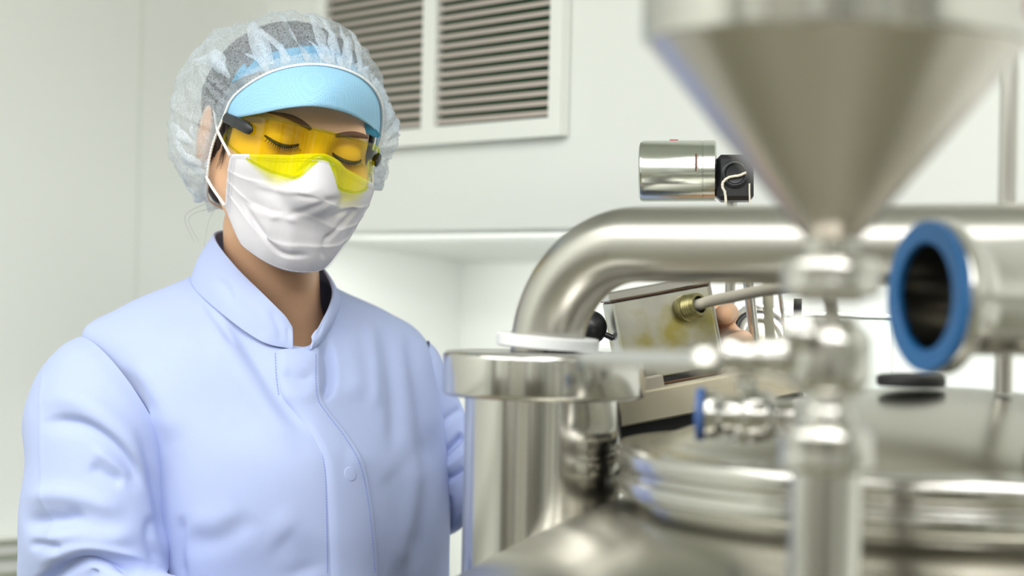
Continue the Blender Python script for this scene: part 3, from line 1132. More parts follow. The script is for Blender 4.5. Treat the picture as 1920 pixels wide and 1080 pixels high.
def hand(wr, palm_c, normal, across, along, fingers, thumb):
    """palm block + 4 fingers (lists of joint points) + thumb"""
    for i in range(4):
        kn = fingers[i][0]
        addcap(wr + across * (.016 - .0105 * i), kn, .013, .0105, .012)
    for i, fg in enumerate(fingers):
        r = (.0108, .0108, .0100, .0086)[i]
        for j in range(len(fg) - 1):
            addcap(fg[j], fg[j + 1], r - .0006 * j, r - .0006 * (j + 1), .004)
    for j in range(len(thumb) - 1):
        r = (.0145, .0125, .0115, .0105)[j]
        addcap(thumb[j], thumb[j + 1], r, r - .0008, .008)


# left hand: behind the control box, index finger and thumb come round its right edge
pa = wrL + unit(P(1330, 640, 1.895) - wrL) * .085
alongL = unit(pa - wrL)
acrL = unit(np.array([-.25, -.2, .95]) - alongL * (np.array([-.25, -.2, .95]) @ alongL))
fl = []
for i in range(4):
    k = pa + acrL * (.020 - .0165 * i)
    a = k + alongL * (.034 - .003 * i) + np.array([.004, -.012, .0])
    b = a + np.array([.012, -.026, -.004 * i])
    c = b + np.array([-.006, -.020, -.002])
    fl.append([k, a, b, c])
# index finger: its rounded tip shows beside the gland
fl[0] = [pa + acrL * .020, P(1356, 596, 1.885), P(1364, 588, 1.845), P(1357, 590, 1.805)]
fl[1] = [pa + acrL * .004, P(1376, 636, 1.885), P(1392, 640, 1.845), P(1374, 644, 1.805)]
fl[2] = [pa - acrL * .012, P(1384, 672, 1.885), P(1400, 678, 1.845), P(1380, 682, 1.810)]
fl[3] = [pa - acrL * .027, P(1372, 704, 1.885), P(1385, 708, 1.855), P(1372, 712, 1.825)]
thL = [wrL + alongL * .02 + acrL * .018, P(1282, 640, 1.88), P(1305, 612, 1.862), P(1316, 590, 1.856)]
hand(wrL, pa, None, acrL, alongL, fl, thL)
# right hand: out of frame below, relaxed
alongR = unit(np.array([.35, -.9, -.1]))
acrR = unit(np.array([.9, .3, .1]) - alongR * (np.array([.9, .3, .1]) @ alongR))
fr_ = []
for i in range(4):
    k = wrR + alongR * .085 + acrR * (.022 - .016 * i)
    a = k + alongR * (.040 - .003 * abs(i - 1))
    b = a + alongR * .020 + np.array([0, 0, -.012])
    c = b + alongR * .012 + np.array([0, 0, -.018])
    fr_.append([k, a, b, c])
thR = [wrR + alongR * .02 + acrR * .02, wrR + alongR * .05 + acrR * .042 - Z3 * .004, wrR + alongR * .08 + acrR * .052 - Z3 * .010, wrR + alongR * .10 + acrR * .052 - Z3 * .016]
hand(wrR, None, None, acrR, alongR, fr_, thR)

gx = nonuni(-.58, .36, .0027, [hb.min(0)[0] - .01, .10], [hb.max(0)[0] + .01, .25], .008)
gy = nonuni(1.46, 2.16, .0027, [hb.min(0)[1] - .005, 1.77], [2.0, 1.93], .007)
gz = nonuni(.0, hb.max(0)[2] + .012, .0027, [1.30], [3.0], .011)
GF = np.full((len(gx), len(gy), len(gz)), .05, np.float32)
for fn, lo, hi, k in prims:
    m = k + .012
    i0, i1 = np.searchsorted(gx, lo[0] - m), np.searchsorted(gx, hi[0] + m)
    j0, j1 = np.searchsorted(gy, lo[1] - m), np.searchsorted(gy, hi[1] + m)
    k0, k1 = np.searchsorted(gz, lo[2] - m), np.searchsorted(gz, hi[2] + m)
    sub = GF[i0:i1, j0:j1, k0:k1]
    if sub.size == 0:
        continue
    pts = np.stack(np.meshgrid(gx[i0:i1], gy[j0:j1], gz[k0:k1], indexing='ij'), -1)
    GF[i0:i1, j0:j1, k0:k1] = smin(sub.astype(float), fn(pts), k)
BV, BQ = surface_nets(GF, gx, gy, gz)
body = mk('body', BV, BQ, M_SKIN, person)
del GF


# face details: lashes, brows
def ribbon(path, half, thick, nrm=None):
    V, F = tube(path, np.full(len(path), half), 8)
    return V, F


for s in (-1, 1):
    xs_ = np.linspace(-.0155, .0155, 18)
    arc = np.stack([s * .032 + xs_, -.0075 + .0045 * (xs_ / .0155) ** 2], 1)
    lp_ = HW(surf_pts(head_sdf, arc, .0004, .0))
    V, F = tube(lp_, .0017 * (1 - .6 * np.abs(np.linspace(-1, 1, 18)) ** 2) + .0002, 8)
    parts_ = [(V, F)]
    for i in range(1, 17):
        b = HL(lp_[i])
        tip = b + np.array([(b[0] - s * .032) * .3, .0045, -.0042])
        parts_.append(tube(HW(np.array([b, (b + tip) / 2 + (0, .0012, -.0008), tip])), np.array([.00035, .0003, .0001]), 5))
    mk('eyelashes', *join(parts_), M_LASH, person, label='dark lowered lashes')
    xb = np.linspace(.012, .050, 22)
    arc = np.stack([s * xb, .0135 + .006 * np.sin((xb - .012) / .038 * 2.3)], 1)
    bp_ = HW(surf_pts(head_sdf, arc, .0006, .0))
    V, F = tube(bp_, .0024 * np.sin(np.linspace(.5, math.pi - .12, 22)) + .0003, 8)
    c_ = np.repeat(bp_, 8, axis=0)
    dV = V - c_
    V = c_ + dV - np.outer(dV @ HF, HF) * .6
    mk('eyebrow', V, F, M_BROW, person, label='dark brown eyebrow')
    # lid crease
    arc = np.stack([s * .032 + xs_, .0045 - .004 * (xs_ / .0155) ** 2], 1)

# ---- hair under the net
n1, n2 = 64, 40
HV = []
for i in range(n2):
    el = math.pi * (i / (n2 - 1))          # 0 at top
    for j in range(n1):
        az = 2 * math.pi * j / n1
        HV.append((math.sin(el) * math.sin(az), math.sin(el) * math.cos(az), math.cos(el)))
HV = np.array(HV)
oc = np.tile(np.array([0, -.012, .012]), (len(HV), 1))
rr_ = radial(lambda q: head_sdf(q, False), oc, HV, 0.0)
pt = oc + HV * rr_[:, None]
# hairline: front z>.055, temples y<.02, nape
hl = np.minimum((pt[:, 1] - .002) * 1.0, .2)
lim_z = np.where(pt[:, 1] > .01, .056 * np.clip((pt[:, 1] - .01) / .04, 0, 1) - .035 * (1 - np.clip((pt[:, 1] - .01) / .05, 0, 1)), np.clip(-.035 - (.01 - pt[:, 1]) * 1.1, -.085, -.035))
mask_h = np.clip((pt[:, 2] - lim_z) / .012, 0, 1)
off = -.010 + .0135 * mask_h + .0012 * np.sin(np.arctan2(pt[:, 0], pt[:, 1]) * 46)
bk = np.clip((.03 - pt[:, 1]) / .06, 0, 1) * np.clip((pt[:, 2] + .03) / .05, 0, 1)
off = np.where(mask_h > 0, off + .011 * bk, -.022)
pt = oc + HV * (rr_ + off)[:, None]
mk('hair', HW(pt), grid_faces(n2, n1, True, True), M_HAIR, person)
# gathered bun low at the back
bn = []
bun_c = np.array([.012, -.098, -.058])
for i in range(24):
    el = math.pi * i / 23
    for j in range(32):
        az = 2 * math.pi * j / 32
        r = .030 * (1 + .05 * math.sin(6 * az + 3 * el))
        bn.append(bun_c + r * np.array([math.sin(el) * math.sin(az) * 1.1, math.sin(el) * math.cos(az) * .9, math.cos(el)]))
mk('hair_bun', HW(np.array(bn)), grid_faces(24, 32, True, True), M_HAIR, person)
# loose strands at the temple and nape
sp_s = []
for k in range(26):
    a = rng.normal(0, .0035)
    p0 = np.array([.0725 + rng.normal(0, .001), .024 + a, .012 + rng.normal(0, .003)])
    p1 = np.array([.0725, .026 + a * 1.2, -.012])
    p2 = np.array([.0700 + rng.normal(0, .0008), .022 + a * 1.2 + rng.normal(0, .003), -.028 - rng.uniform(0, .018)])
    q = crom([p0, p1, p2], 8)
    o_ = np.stack([np.zeros(8), q[:, 1] * .4, q[:, 2]], -1)
    d_ = q - o_
    l_ = np.linalg.norm(d_, axis=1)
    d_ /= l_[:, None]
    rr2 = radial(lambda z: head_sdf(z, False), o_, d_, .0008 + .0012 * rng.random())
    sp_s.append(tube(HW(o_ + d_ * rr2[:, None]), np.linspace(.00045, .0001, 8), 5))
for k in range(3):
    p0 = np.array([.035 + rng.normal(0, .006), -.075, -.085])
    q = crom([HW(p0), HW(p0 + (.012 + rng.normal(0, .008), -.004, -.018)), HW(p0 + (.004 + rng.normal(0, .014), .004, -.034 - rng.uniform(0, .014)))], 10)
    sp_s.append(tube(q, np.linspace(.00014, .00006, 10), 4))
mk('loose_hair', *join(sp_s), M_HAIR, person, kind='stuff')

# ---- hair net
loop_c = np.array([(0, .092, .074), (.030, .086, .069), (.056, .066, .053), (.0735, .038, .026), (.0765, .028, .002), (.0770, .017, -.030), (.0695, .004, -.062), (.046, -.050, -.082), (0, -.082, -.088)])
loop_c = np.concatenate([loop_c, loop_c[1:-1][::-1] * np.array([-1, 1, 1])])
NT, NU = 420, 84
LP = crom(loop_c, NT, True)
EC = np.array([.004, -.034, .010])
ER = np.array([.105, .123, .099])
pole = unit((0.05, -.88, .36))
d0 = LP - EC
r_0 = np.linalg.norm(d0, axis=1)
d0 = d0 / r_0[:, None]
pl = []
for k in range(86):
    pl.append((rng.uniform(0, NT), rng.uniform(.9, 3.2), rng.uniform(.003, .0095) * rng.choice([1, 1, -.6]), rng.uniform(.12, .75), rng.normal(0, 9), rng.normal(0, 5)))
rows = []
th_i = np.arange(NT)
ang_ = np.arccos(np.clip(d0 @ pole, -1, 1))
for i in range(NU):
    u = (i / (NU - 1)) ** 1.25
    # slerp each direction towards the pole
    t = u
    sa = np.sin(ang_)
    dd = (np.sin((1 - t) * ang_) / sa)[:, None] * d0 + (np.sin(t * ang_) / sa)[:, None] * pole
    dd /= np.linalg.norm(dd, axis=1)[:, None]
    rE = 1 / np.sqrt(((dd / ER) ** 2).sum(1))
    # sag to the nape
    rE = rE * (1 + .06 * np.clip(-dd[:, 2] - .2, 0, 1))
    s = 1 - math.exp(-u / .040)
    r = r_0 * (1 - s) + rE * s
    env = s * (1 - u) ** .5 if u < 1 else 0
    for (c0, w, a, L, bend, b2_) in pl:
        cc = c0 + bend * u + b2_ * math.sin(u * 5)
        dth = np.abs((th_i - cc + NT / 2) % NT - NT / 2)
        r = r + a * np.exp(-dth / (w * (1 + 2.2 * u))) * env * math.exp(-(u / L) ** 2)
    vh = head_sdf(EC + dd * r[:, None], False)
    q_ = EC + dd * r[:, None]
    bk_ = np.clip((.04 - q_[:, 1]) / .06, 0, 1) * np.clip((q_[:, 2] + .04) / .05, 0, 1)
    r = r + np.maximum(0, .0115 + .0115 * bk_ - vh) * s
    nz = np.array([mnoise.noise(Vector(v)) for v in (dd * 7.0)]) * .0045 + np.array([mnoise.noise(Vector(v)) for v in (dd * 19.0)]) * .0011
    r = r + nz * s
    rows.append(EC + dd * r[:, None])
CAPV = HW(np.concatenate(rows))
cap = mk('hair_net', CAPV, grid_faces(NU, NT, True, True), M_NET, person, label='see-through white pleated hair net')
# elastic edge, a gathered bead with tiny bumps
el_path = HW(np.concatenate([LP, LP[:1]]))
V, F = tube(el_path, .0013 + .0003 * np.sin(np.arange(NT + 1) * 2.6), 10, False)
mk('elastic_edge', V, F, M_LOOP, cap)
# doubled-over gathers: lens-shaped second layers lying on the net along its pleats
CG_ = CAPV.reshape(NU, NT, 3)
capn = HW(EC)
fold_parts = []
for k in range(44):
    t0 = rng.uniform(0, NT)
    u0, u1 = rng.uniform(0, 10), rng.uniform(16, 46)
    w_ = rng.uniform(1.6, 5.0)
    bend = rng.normal(0, 10)
    nr_f = 16
    vv = []
    for i in range(nr_f):
        f = i / (nr_f - 1)
        ui = u0 + (u1 - u0) * f
        wid = w_ * (math.sin(math.pi * (.06 + .88 * f)) ** .8)
        for j in range(5):
            g = (j - 2) / 2
            tj = (t0 + bend * f * f + g * wid) % NT
            i0_, j0_ = int(ui), int(tj)
            fi, fj = ui - i0_, tj - j0_
            pt_ = (CG_[i0_, j0_] * (1 - fi) + CG_[i0_ + 1, j0_] * fi) * (1 - fj) + (CG_[i0_, (j0_ + 1) % NT] * (1 - fi) + CG_[i0_ + 1, (j0_ + 1) % NT] * fi) * fj
            vv.append(pt_ + unit(pt_ - capn) * (.0006 + .0022 * (1 - g * g) * math.sin(math.pi * f)))
    fold_parts.append((np.array(vv), grid_faces(nr_f, 5)))
mk('gathered_folds', *join(fold_parts), M_NETF, cap, kind='stuff')
# a second crumpled layer near the edge (gathered seam allowance)
rows = []
for i in range(10):
    u = i / 9
    w_ = .010 * u
    dd = unit(pole)
    q = LP + (EC + d0 * (r_0)[:, None] - LP)
    tang = np.cross(d0, np.roll(LP, -1, 0) - np.roll(LP, 1, 0))
    tang /= np.linalg.norm(tang, axis=1)[:, None]
    sgn = np.sign((tang * (pole - d0)).sum(1))[:, None]
    q = LP + tang * sgn * w_ + d0 * (.0012 + .0016 * u * np.sin(th_i * 1.1 + 2 * np.sin(th_i * .31)))[:, None]
    rows.append(q)
mk('gathered_hem', HW(np.concatenate(rows)), grid_faces(10, NT, True, True), M_NET, cap)

# ---- visor (brim + headband)
nb = 72
ph = np.linspace(-1, 1, nb)
top, bot = [], []
visor_rows = []
NR = 14
# inner edge: tucked just inside the front half of the elastic loop; outer edge: real brim line in front of the brow
LPw = HW(LP)
i_side = int(NT * 4.15 / 16)
inner = np.concatenate([LP[np.arange(i_side, -1, -1)], LP[np.arange(NT - 1, NT - 1 - i_side, -1)]])
inner = resample(inner, nb)
inner = inner - (inner - EC) * .02
outer_px = [(419, 229, 1.852), (446, 221, 1.825), (485, 213, 1.795), (540, 202, 1.770), (592, 199, 1.766), (650, 212, 1.795), (690, 233, 1.842), (713, 253, 1.895)]
outer = HL(crom(np.array([P(*o) for o in outer_px]), nb))
for i in range(NR):
    v = i / (NR - 1)
    b_ = np.cos(np.linspace(-1, 1, nb) * math.pi / 2) ** .7
    visor_rows.append(inner * (1 - v) + outer * v + np.array([0, .004, .007]) * (math.sin(math.pi * v) * b_)[:, None])
VV = HW(np.array(visor_rows).reshape(-1, 3))
vis = mk('visor', VV, grid_faces(NR, nb, False, False), M_VISOR, person, label='sky blue mesh visor brim')
m_ = vis.modifiers.new('thick', 'SOLIDIFY')
m_.thickness = .0012
m_.offset = 0
# deeper blue piece added for the visible inside of the brim end
tb = [P(*a) for a in ((684, 222, 1.850), (700, 236, 1.862), (714, 254, 1.880), (709, 258, 1.882), (697, 255, 1.875), (685, 248, 1.862))]
tb = np.array(tb + [t + np.array([0, .003, 0]) for t in tb])
mk('brim_inside', tb, [tuple(range(6)), tuple(range(11, 5, -1))] + [(k, (k + 1) % 6, (k + 1) % 6 + 6, k + 6) for k in range(6)], M_VISORD, vis, False, label='deeper blue inside of the brim end')
# headband around the head, seen through the net
hbv = []
for i in range(6):
    for j in range(96):
        a = 2 * math.pi * j / 96
        z = .020 + .050 * max(0, math.cos(a)) ** 1.1 - .04 * max(0, -math.cos(a)) + (i / 5) * .020
        hbv.append((math.sin(a), math.cos(a), z))
hbv = np.array(hbv)
o_ = np.stack([np.zeros(len(hbv)), np.full(len(hbv), -.012), hbv[:, 2]], -1)
d_ = np.stack([hbv[:, 0], hbv[:, 1], np.zeros(len(hbv))], -1)
rr2 = radial(lambda z: head_sdf(z, False), o_, d_, .0060, .01)
mk('visor_band', HW(o_ + d_ * rr2[:, None]), grid_faces(6, 96, True), M_VISORD, vis, label='blue cloth headband of the visor')

# ---- mask
NPH, NZ_ = 110, 90
PHI = np.linspace(-1, 1, NPH)
mv = np.zeros((NZ_, NPH, 3))
phs = np.radians(np.where(PHI > 0, 50, 62)) * PHI
zt = -.0085 - .019 * (np.abs(PHI) / 1) ** 1.1
zt = zt + .004 * np.cos(np.clip(PHI * 5, -math.pi / 2, math.pi / 2))
zb_ = -.129 + .055 * np.abs(PHI) ** 1.9
for i in range(NZ_):
    v = i / (NZ_ - 1)
    z = zt * (1 - v) + zb_ * v
    o_ = np.stack([np.zeros(NPH), np.full(NPH, .004), np.maximum(z, -.105)], -1)
    dz = np.minimum(z + .105, 0) * 6
    d_ = np.stack([np.sin(phs), np.cos(phs), dz * np.cos(phs)], -1)
    d_ /= np.linalg.norm(d_, axis=1)[:, None]
    r = radial(form_sdf, o_, d_, .0042, .01)
    # pleats: three overlapping folds, opening in the middle
    fall = np.cos(np.clip(PHI, -1, 1) * math.pi / 2) ** .5
    pl_ = np.zeros(NPH)
    for pv in (.30, .50, .70):
        w = (v - pv - .03 * np.sin(PHI * 5 + pv * 9) * fall)
        pl_ += .0017 * np.exp(-np.maximum(w, 0) / .06) * (w > 0) + .0017 * np.exp(np.minimum(w, 0) / .012) * (w <= 0)
    r = r + pl_ * (.4 + .6 * fall) + .0007 * np.sin(PHI * 23 + v * 9) * fall * v * (1 - v) * 4
    mv[i] = o_ + d_ * r[:, None]
MW = HW(mv.reshape(-1, 3))


def tri_normals(V, nr, nc, wrap=False):
    G = V.reshape(nr, nc, 3)
    if wrap:
        du = np.roll(G, -1, 1) - np.roll(G, 1, 1)
    else:
        du = np.gradient(G, axis=1)
    dv = np.gradient(G, axis=0)
    N = np.cross(du, dv)
    N /= np.maximum(np.linalg.norm(N, axis=-1), 1e-12)[..., None]
    return N.reshape(-1, 3)


def poly_dist(q, line):
    """distance of pixel points to a polyline; also the parameter along it and the signed side"""
    line = np.asarray(line, float)
    seg = np.linalg.norm(np.diff(line, axis=0), axis=1)
    cum = np.concatenate([[0], np.cumsum(seg)])
    best = np.full(len(q), 1e9)
    tb = np.zeros(len(q))
    sb = np.zeros(len(q))
    for i in range(len(seg)):
        a, d = line[i], (line[i + 1] - line[i]) / seg[i]
        w = q - a
        t = np.clip(w @ d, 0, seg[i])
        e = w - t[:, None] * d
        dist = np.linalg.norm(e, axis=1)
        m = dist < best
        best[m] = dist[m]
        tb[m] = (cum[i] + t[m]) / cum[-1]
        sb[m] = (d[0] * w[m, 1] - d[1] * w[m, 0])
    return best, tb, np.sign(sb)


def smooth_line(pts, n=40):
    return crom(np.array([(a, b, 0) for a, b in pts], float), n)[:, :2]


def sculpt(V, N, folds, facing=.12):
    """press folds into a surface along its normals; folds: (points px, width px, depth m, kind)"""
    q = pix(V)
    view = V - CAM
    view /= np.linalg.norm(view, axis=1)[:, None]
    fc = np.clip((-(view * N).sum(1) - .02) / facing, 0, 1)
    D = np.zeros(len(V))
    for f in folds:
        pts, w, a, kind = f[:4]
        ln = smooth_line(pts)
        dist, t, sd_ = poly_dist(q, ln)
        e0 = f[4] if len(f) > 4 else .25
        ta = np.clip(t / e0, 0, 1) * np.clip((1 - t) / e0, 0, 1)
        ta = ta * ta * (3 - 2 * ta)
        if kind == 'v':
            D -= a * np.exp(-(dist / w) ** 2) * ta
        elif kind == 'r':
            D += a * np.exp(-(dist / w) ** 2) * ta
        elif kind == 'c':        # crease: sharp on one side (positive side), soft on the other
            x = dist * sd_
            D -= a * np.where(x > 0, np.exp(-(x / (w * .45)) ** 2), np.exp(-(x / w) ** 2)) * ta
        elif kind == 'd':
            x = dist * sd_
            D -= a * np.where(x < 0, np.exp(-(x / (w * .45)) ** 2), np.exp(-(x / w) ** 2)) * ta
    return V + N * (D * fc)[:, None]


NM = tri_normals(MW, NZ_, NPH)
if (NM * (MW - HO)).sum() < 0:
    NM = -NM
mask_folds = [
    ([(452, 372), (475, 415), (510, 462), (540, 480), (590, 478)], 7, .0035, 'c'),
    ([(440, 368), (520, 400), (560, 400), (640, 372), (672, 372)], 6, .0022, 'v'),
    ([(540, 362), (590, 372), (640, 376)], 5, .0016, 'v'),
    ([(470, 345), (560, 362), (610, 352)], 6, .0016, 'r'),
    ([(600, 462), (640, 425), (676, 385)], 6, .0030, 'c'),
    ([(500, 410), (530, 405), (560, 418)], 6, .0014, 'r'),
    ([(610, 415), (640, 400), (672, 392)], 5, .0022, 'v'),
    ([(620, 435), (606, 470), (608, 488)], 5, .0018, 'v'),
]
MW = sculpt(MW, NM, mask_folds)
mask = mk('face_mask', MW, grid_faces(NZ_, NPH, False, True), M_MASK, person, label='white pleated surgical mask')
m_ = mask.modifiers.new('thick', 'SOLIDIFY')
m_.thickness = .0010
m_.offset = 1
# welded borders: rows of small embossed dots along the edges
dots = []
G = MW.reshape(NZ_, NPH, 3)
NG = NM.reshape(NZ_, NPH, 3)


def dot(p, n, ax, l=.0011, w=.0005):
    n = unit(n)
    ax = unit(ax - n * (ax @ n))
    b = np.cross(n, ax)
    return box(p + n * .0012, ax, b, n, l, w, .0004)


for i in (3, 5, NZ_ - 4):
    row = resample(G[i], 88)
    nr_ = resample(NG[i], 88)
    for j in range(2, 86):
        dots.append(dot(row[j], nr_[j], row[j + 1] - row[j - 1]))
for jj in (2, 3, 5, 6, NPH - 3, NPH - 4, NPH - 6):
    col_ = resample(G[:, jj], 60)
    nc_ = resample(NG[:, jj], 60)
    for i in range(4, 56):
        dots.append(dot(col_[i], nc_[i], col_[i + 1] - col_[i - 1], .0008))
M_DOT = mat('welded dots', srgb(212, 210, 216), .8)
mk('welded_dots', *join(dots), M_DOT, mask, False, kind='stuff')
# ear loops
for j0, s in ((1, -1), (NPH - 2, 1)):
    top_p, bot_p = G[3, j0], G[NZ_ - 4, j0]
    sx = 1 if (HL(top_p)[0] > 0) else -1
    ear_t, ear_b = HW((sx * .0785, -.010, .008)), HW((sx * .0740, -.012, -.046))
    back = HW((sx * .0780, -.030, -.016))
    pth = crom([top_p + NG[3, j0] * .0012, (top_p + ear_t) / 2 + (HR * sx) * .004, ear_t, back, ear_b, (bot_p + ear_b) / 2 + (HR * sx) * .004, bot_p + NG[-4, j0] * .0012], 50)
    tube_obj('ear_loop', pth, .0014, M_LOOP, mask, 8)

# ---- goggles
gog = bpy.data.objects.new('safety_goggles', None)
COL.objects.link(gog)
gog.parent = person
gog.location = tuple(HW((0, .09, 0)) - world_loc(person))
gog['label'] = 'yellow wraparound safety goggles with black temples'
NA, NB = 96, 26
al = np.linspace(-1, 1, NA)
AM = math.radians(80)


def lens_pt(a, z):
    aa = a * AM
    return np.array([math.sin(aa) * .0745, .020 + math.cos(aa) * .094 - .12 * (z - .02) * math.cos(aa) * .6 + .0, z])


def ztop(a):
    b = abs(a)
    return .0150 - .006 * b ** 2.2 - .021 * max(0, (b - .74) / .26) ** 1.3


def zbot(a):
    b = abs(a)
    nose = .0270 * math.exp(-(b / .13) ** 2.4)
    side = (.0190 if a > 0 else .022) * max(0, (b - .42) / .58) ** 1.2
    return -.0325 + nose * .9 + side * .8


lv = []
for i in range(NB):
    v = i / (NB - 1)
    for a in al:
        lv.append(lens_pt(a, ztop(a) * (1 - v) + zbot(a) * v))
LV = HW(np.array(lv))
LNF = grid_faces(NB, NA)
_q = LV[list(LNF[len(LNF) // 2])]
if np.cross(_q[1] - _q[0], _q[2] - _q[0]) @ (_q.mean(0) - HO) < 0:
    LNF = grid_faces(NB, NA, False, True)
lens = mk('lens', LV, LNF, M_LENS, gog, label='transparent yellow lens')
LG = np.array(lv).reshape(NB, NA, 3)
rim = np.concatenate([LG[0], LG[1:, -1], LG[-1][::-1][1:], LG[1:-1, 0][::-1]])
rim = np.concatenate([rim, rim[:1]])
V, F = tube(HW(rim), .0013, 8, False)
mk('lens_edge', V, F, M_LENSE, gog, label='bright yellow green lens edge')  # edge glow of the lens put into the bead's colour
# top bar ledge and nose bridge
npth = [np.array([x, lens_pt(x / .075, -.01)[1] - .002 - .004 * 0, z]) for x, z in ((-.021, -.034), (-.0165, -.023), (-.010, -.0125), (0, -.0085), (.010, -.0125), (.0165, -.023), (.021, -.034))]
V, F = tube(HW(crom(np.array(npth), 40)), .0030, 10)
mk('nose_bridge', V, F, M_LENSE, gog, label='clear yellow nose bridge')
for s in (-1, 1):
    pl_ = lens_pt(s * .98, .012)
    pad = [lens_pt(s * .66, -.0015) + (s * .0015, .0015, 0), lens_pt(s * .76, .0005) + (s * .002, .0015, 0), lens_pt(s * .90, .0020) + (s * .0015, .0005, 0), np.array([s * .0762, .018, .0030]), np.array([s * .0765, -.02, .000]), np.array([s * .075, -.055, -.010])]
    pp_ = crom(np.array(pad), 40)
    r_ = np.interp(np.linspace(0, 1, 40), [0, .04, .12, .3, .32, .34, 1], [.0012, .0046, .0056, .0054, .0048, .0054, .0038])
    V, F = tube(pp_, r_, 14)
    c_ = np.repeat(pp_, 14, axis=0)
    dV = V - c_
    V = c_ + dV * np.array([.42, .6, 1.0])
    edge_sharp(mk('temple', HW(V), F, M_BLACKP, gog, label='black temple arm'), 60)

# ---- coat: lofted shell, then folds pressed in
CT = []


def ring(*pts):
    CT.append(np.array([P(*p) for p in pts]))


ring((565, 650, 1.847), (496, 628, 1.845), (430, 576, 1.868), (374, 528, 1.927), (390, 500, 1.99), (490, 490, 2.04), (580, 512, 2.05), (632, 550, 2.0), (620, 598, 1.927), (594, 634, 1.866))
ring((567, 676, 1.832), (482, 660, 1.832), (398, 612, 1.85), (318, 543, 1.915), (365, 527, 1.99), (490, 520, 2.05), (598, 532, 2.06), (662, 560, 2.006), (648, 614, 1.93), (612, 662, 1.862))
ring((572, 715, 1.822), (462, 705, 1.815), (330, 655, 1.832), (222, 583, 1.905), (300, 570, 1.99), (490, 560, 2.06), (640, 570, 2.072), (735, 590, 2.015), (705, 640, 1.935), (640, 702, 1.862))
ring((582, 780, 1.806), (442, 772, 1.800), (285, 735, 1.818), (153, 643, 1.902), (230, 640, 2.0), (490, 630, 2.075), (690, 630, 2.085), (797, 638, 2.025), (775, 700, 1.945), (690, 760, 1.864))
ring((606, 870, 1.786), (450, 866, 1.780), (318, 850, 1.806), (225, 800, 1.90), (290, 790, 2.02), (500, 770, 2.085), (700, 775, 2.095), (822, 760, 2.035), (815, 820, 1.945), (730, 856, 1.852))
ring((645, 990, 1.788), (480, 990, 1.776), (340, 980, 1.800), (250, 955, 1.90), (310, 930, 2.02), (500, 920, 2.075), (700, 920, 2.09), (832, 930, 2.035), (828, 958, 1.94), (752, 980, 1.848))
ring((672, 1130, 1.80), (490, 1135, 1.790), (350, 1130, 1.81), (258, 1110, 1.90), (310, 1100, 2.02), (500, 1090, 2.065), (700, 1090, 2.075), (832, 1100, 2.03), (828, 1115, 1.94), (755, 1125, 1.86))
ring((685, 1420, 1.80), (490, 1420, 1.79), (345, 1420, 1.81), (235, 1420, 1.90), (300, 1420, 2.05), (500, 1420, 2.10), (720, 1420, 2.10), (850, 1420, 2.03), (838, 1420, 1.94), (765, 1420, 1.865))
ring((700, 1900, 1.80), (490, 1900, 1.785), (330, 1900, 1.81), (210, 1900, 1.90), (300, 1900, 2.06), (500, 1900, 2.12), (720, 1900, 2.12), (865, 1900, 2.03), (850, 1900, 1.94), (775, 1900, 1.865))
NS, NL = 330, 250
rings = np.array([crom(c, NS, True) for c in CT])              # (k, NS, 3)
tt = np.concatenate([np.linspace(0, 6, 210), np.linspace(6, 8, 41)[1:]])
flat = crom(rings.reshape(len(CT), -1), 10)                     # dummy to keep shape idea
ext = np.concatenate([[2 * rings[0] - rings[1]], rings, [2 * rings[-1] - rings[-2]]])
CG = []
for t in tt:
    i = min(int(t), len(CT) - 2)
    f = t - i
    p0, p1, p2, p3 = ext[i], ext[i + 1], ext[i + 2], ext[i + 3]
    CG.append(.5 * (2 * p1 + (p2 - p0) * f + (2 * p0 - 5 * p1 + 4 * p2 - p3) * f ** 2 + (3 * p1 - p0 - 3 * p2 + p3) * f ** 3))
NLr = len(CG)
CV = np.concatenate(CG)


def outward(V, N, nc):
    cen = V.reshape(-1, nc, 3).mean(1)
    c = np.repeat(cen, nc, axis=0)
    return N if ((V - c) * N).sum() > 0 else -N


CN = outward(CV, tri_normals(CV, NLr, NS, True), NS)
coat_folds = [
    ([(410, 575), (470, 660), (535, 765), (590, 815)], 17, .0052, 'v'),
    ([(390, 590), (450, 690), (515, 790), (570, 850)], 26, .0044, 'r'),
    ([(612, 630), (624, 690), (620, 730), (600, 755)], 14, .0075, 'd'),
    ([(640, 600), (662, 680), (672, 760)], 24, .0035, 'r'),
    ([(712, 588), (735, 680), (742, 790), (738, 860)], 16, .0045, 'v'),
    ([(762, 600), (782, 700), (796, 800), (800, 900)], 15, .0050, 'v'),
    ([(690, 590), (700, 680), (706, 780)], 14, .0030, 'r'),
    ([(815, 780), (806, 900), (790, 1000), (770, 1080)], 18, .0060, 'v'),
    ([(782, 840), (776, 940), (752, 1040), (735, 1090)], 20, .0040, 'r'),
    ([(330, 1010), (400, 1015), (455, 985), (480, 960)], 24, .0030, 'v'),
    ([(350, 975), (410, 975), (450, 950)], 24, .0016, 'r'),
    ([(520, 1000), (560, 1040), (580, 1090)], 34, .0026, 'v'),
    ([(505, 960), (545, 1000), (560, 1080)], 28, .0016, 'r'),
    ([(340, 960), (336, 1030), (345, 1100)], 10, .0040, 'v'),
    ([(215, 690), (262, 730), (292, 790)], 16, .0024, 'v'),
    ([(240, 670), (300, 740), (335, 830)], 26, .0030, 'r'),
    ([(380, 560), (420, 620), (440, 660)], 8, .0018, 'v'),
    ([(525, 700), (560, 712), (590, 705)], 11, .0022, 'v'),
    ([(522, 735), (560, 745), (598, 738)], 12, .0016, 'r'),
    ([(640, 860), (700, 870), (740, 900)], 30, .0020, 'r'),
]
CV = sculpt(CV, CN, coat_folds)
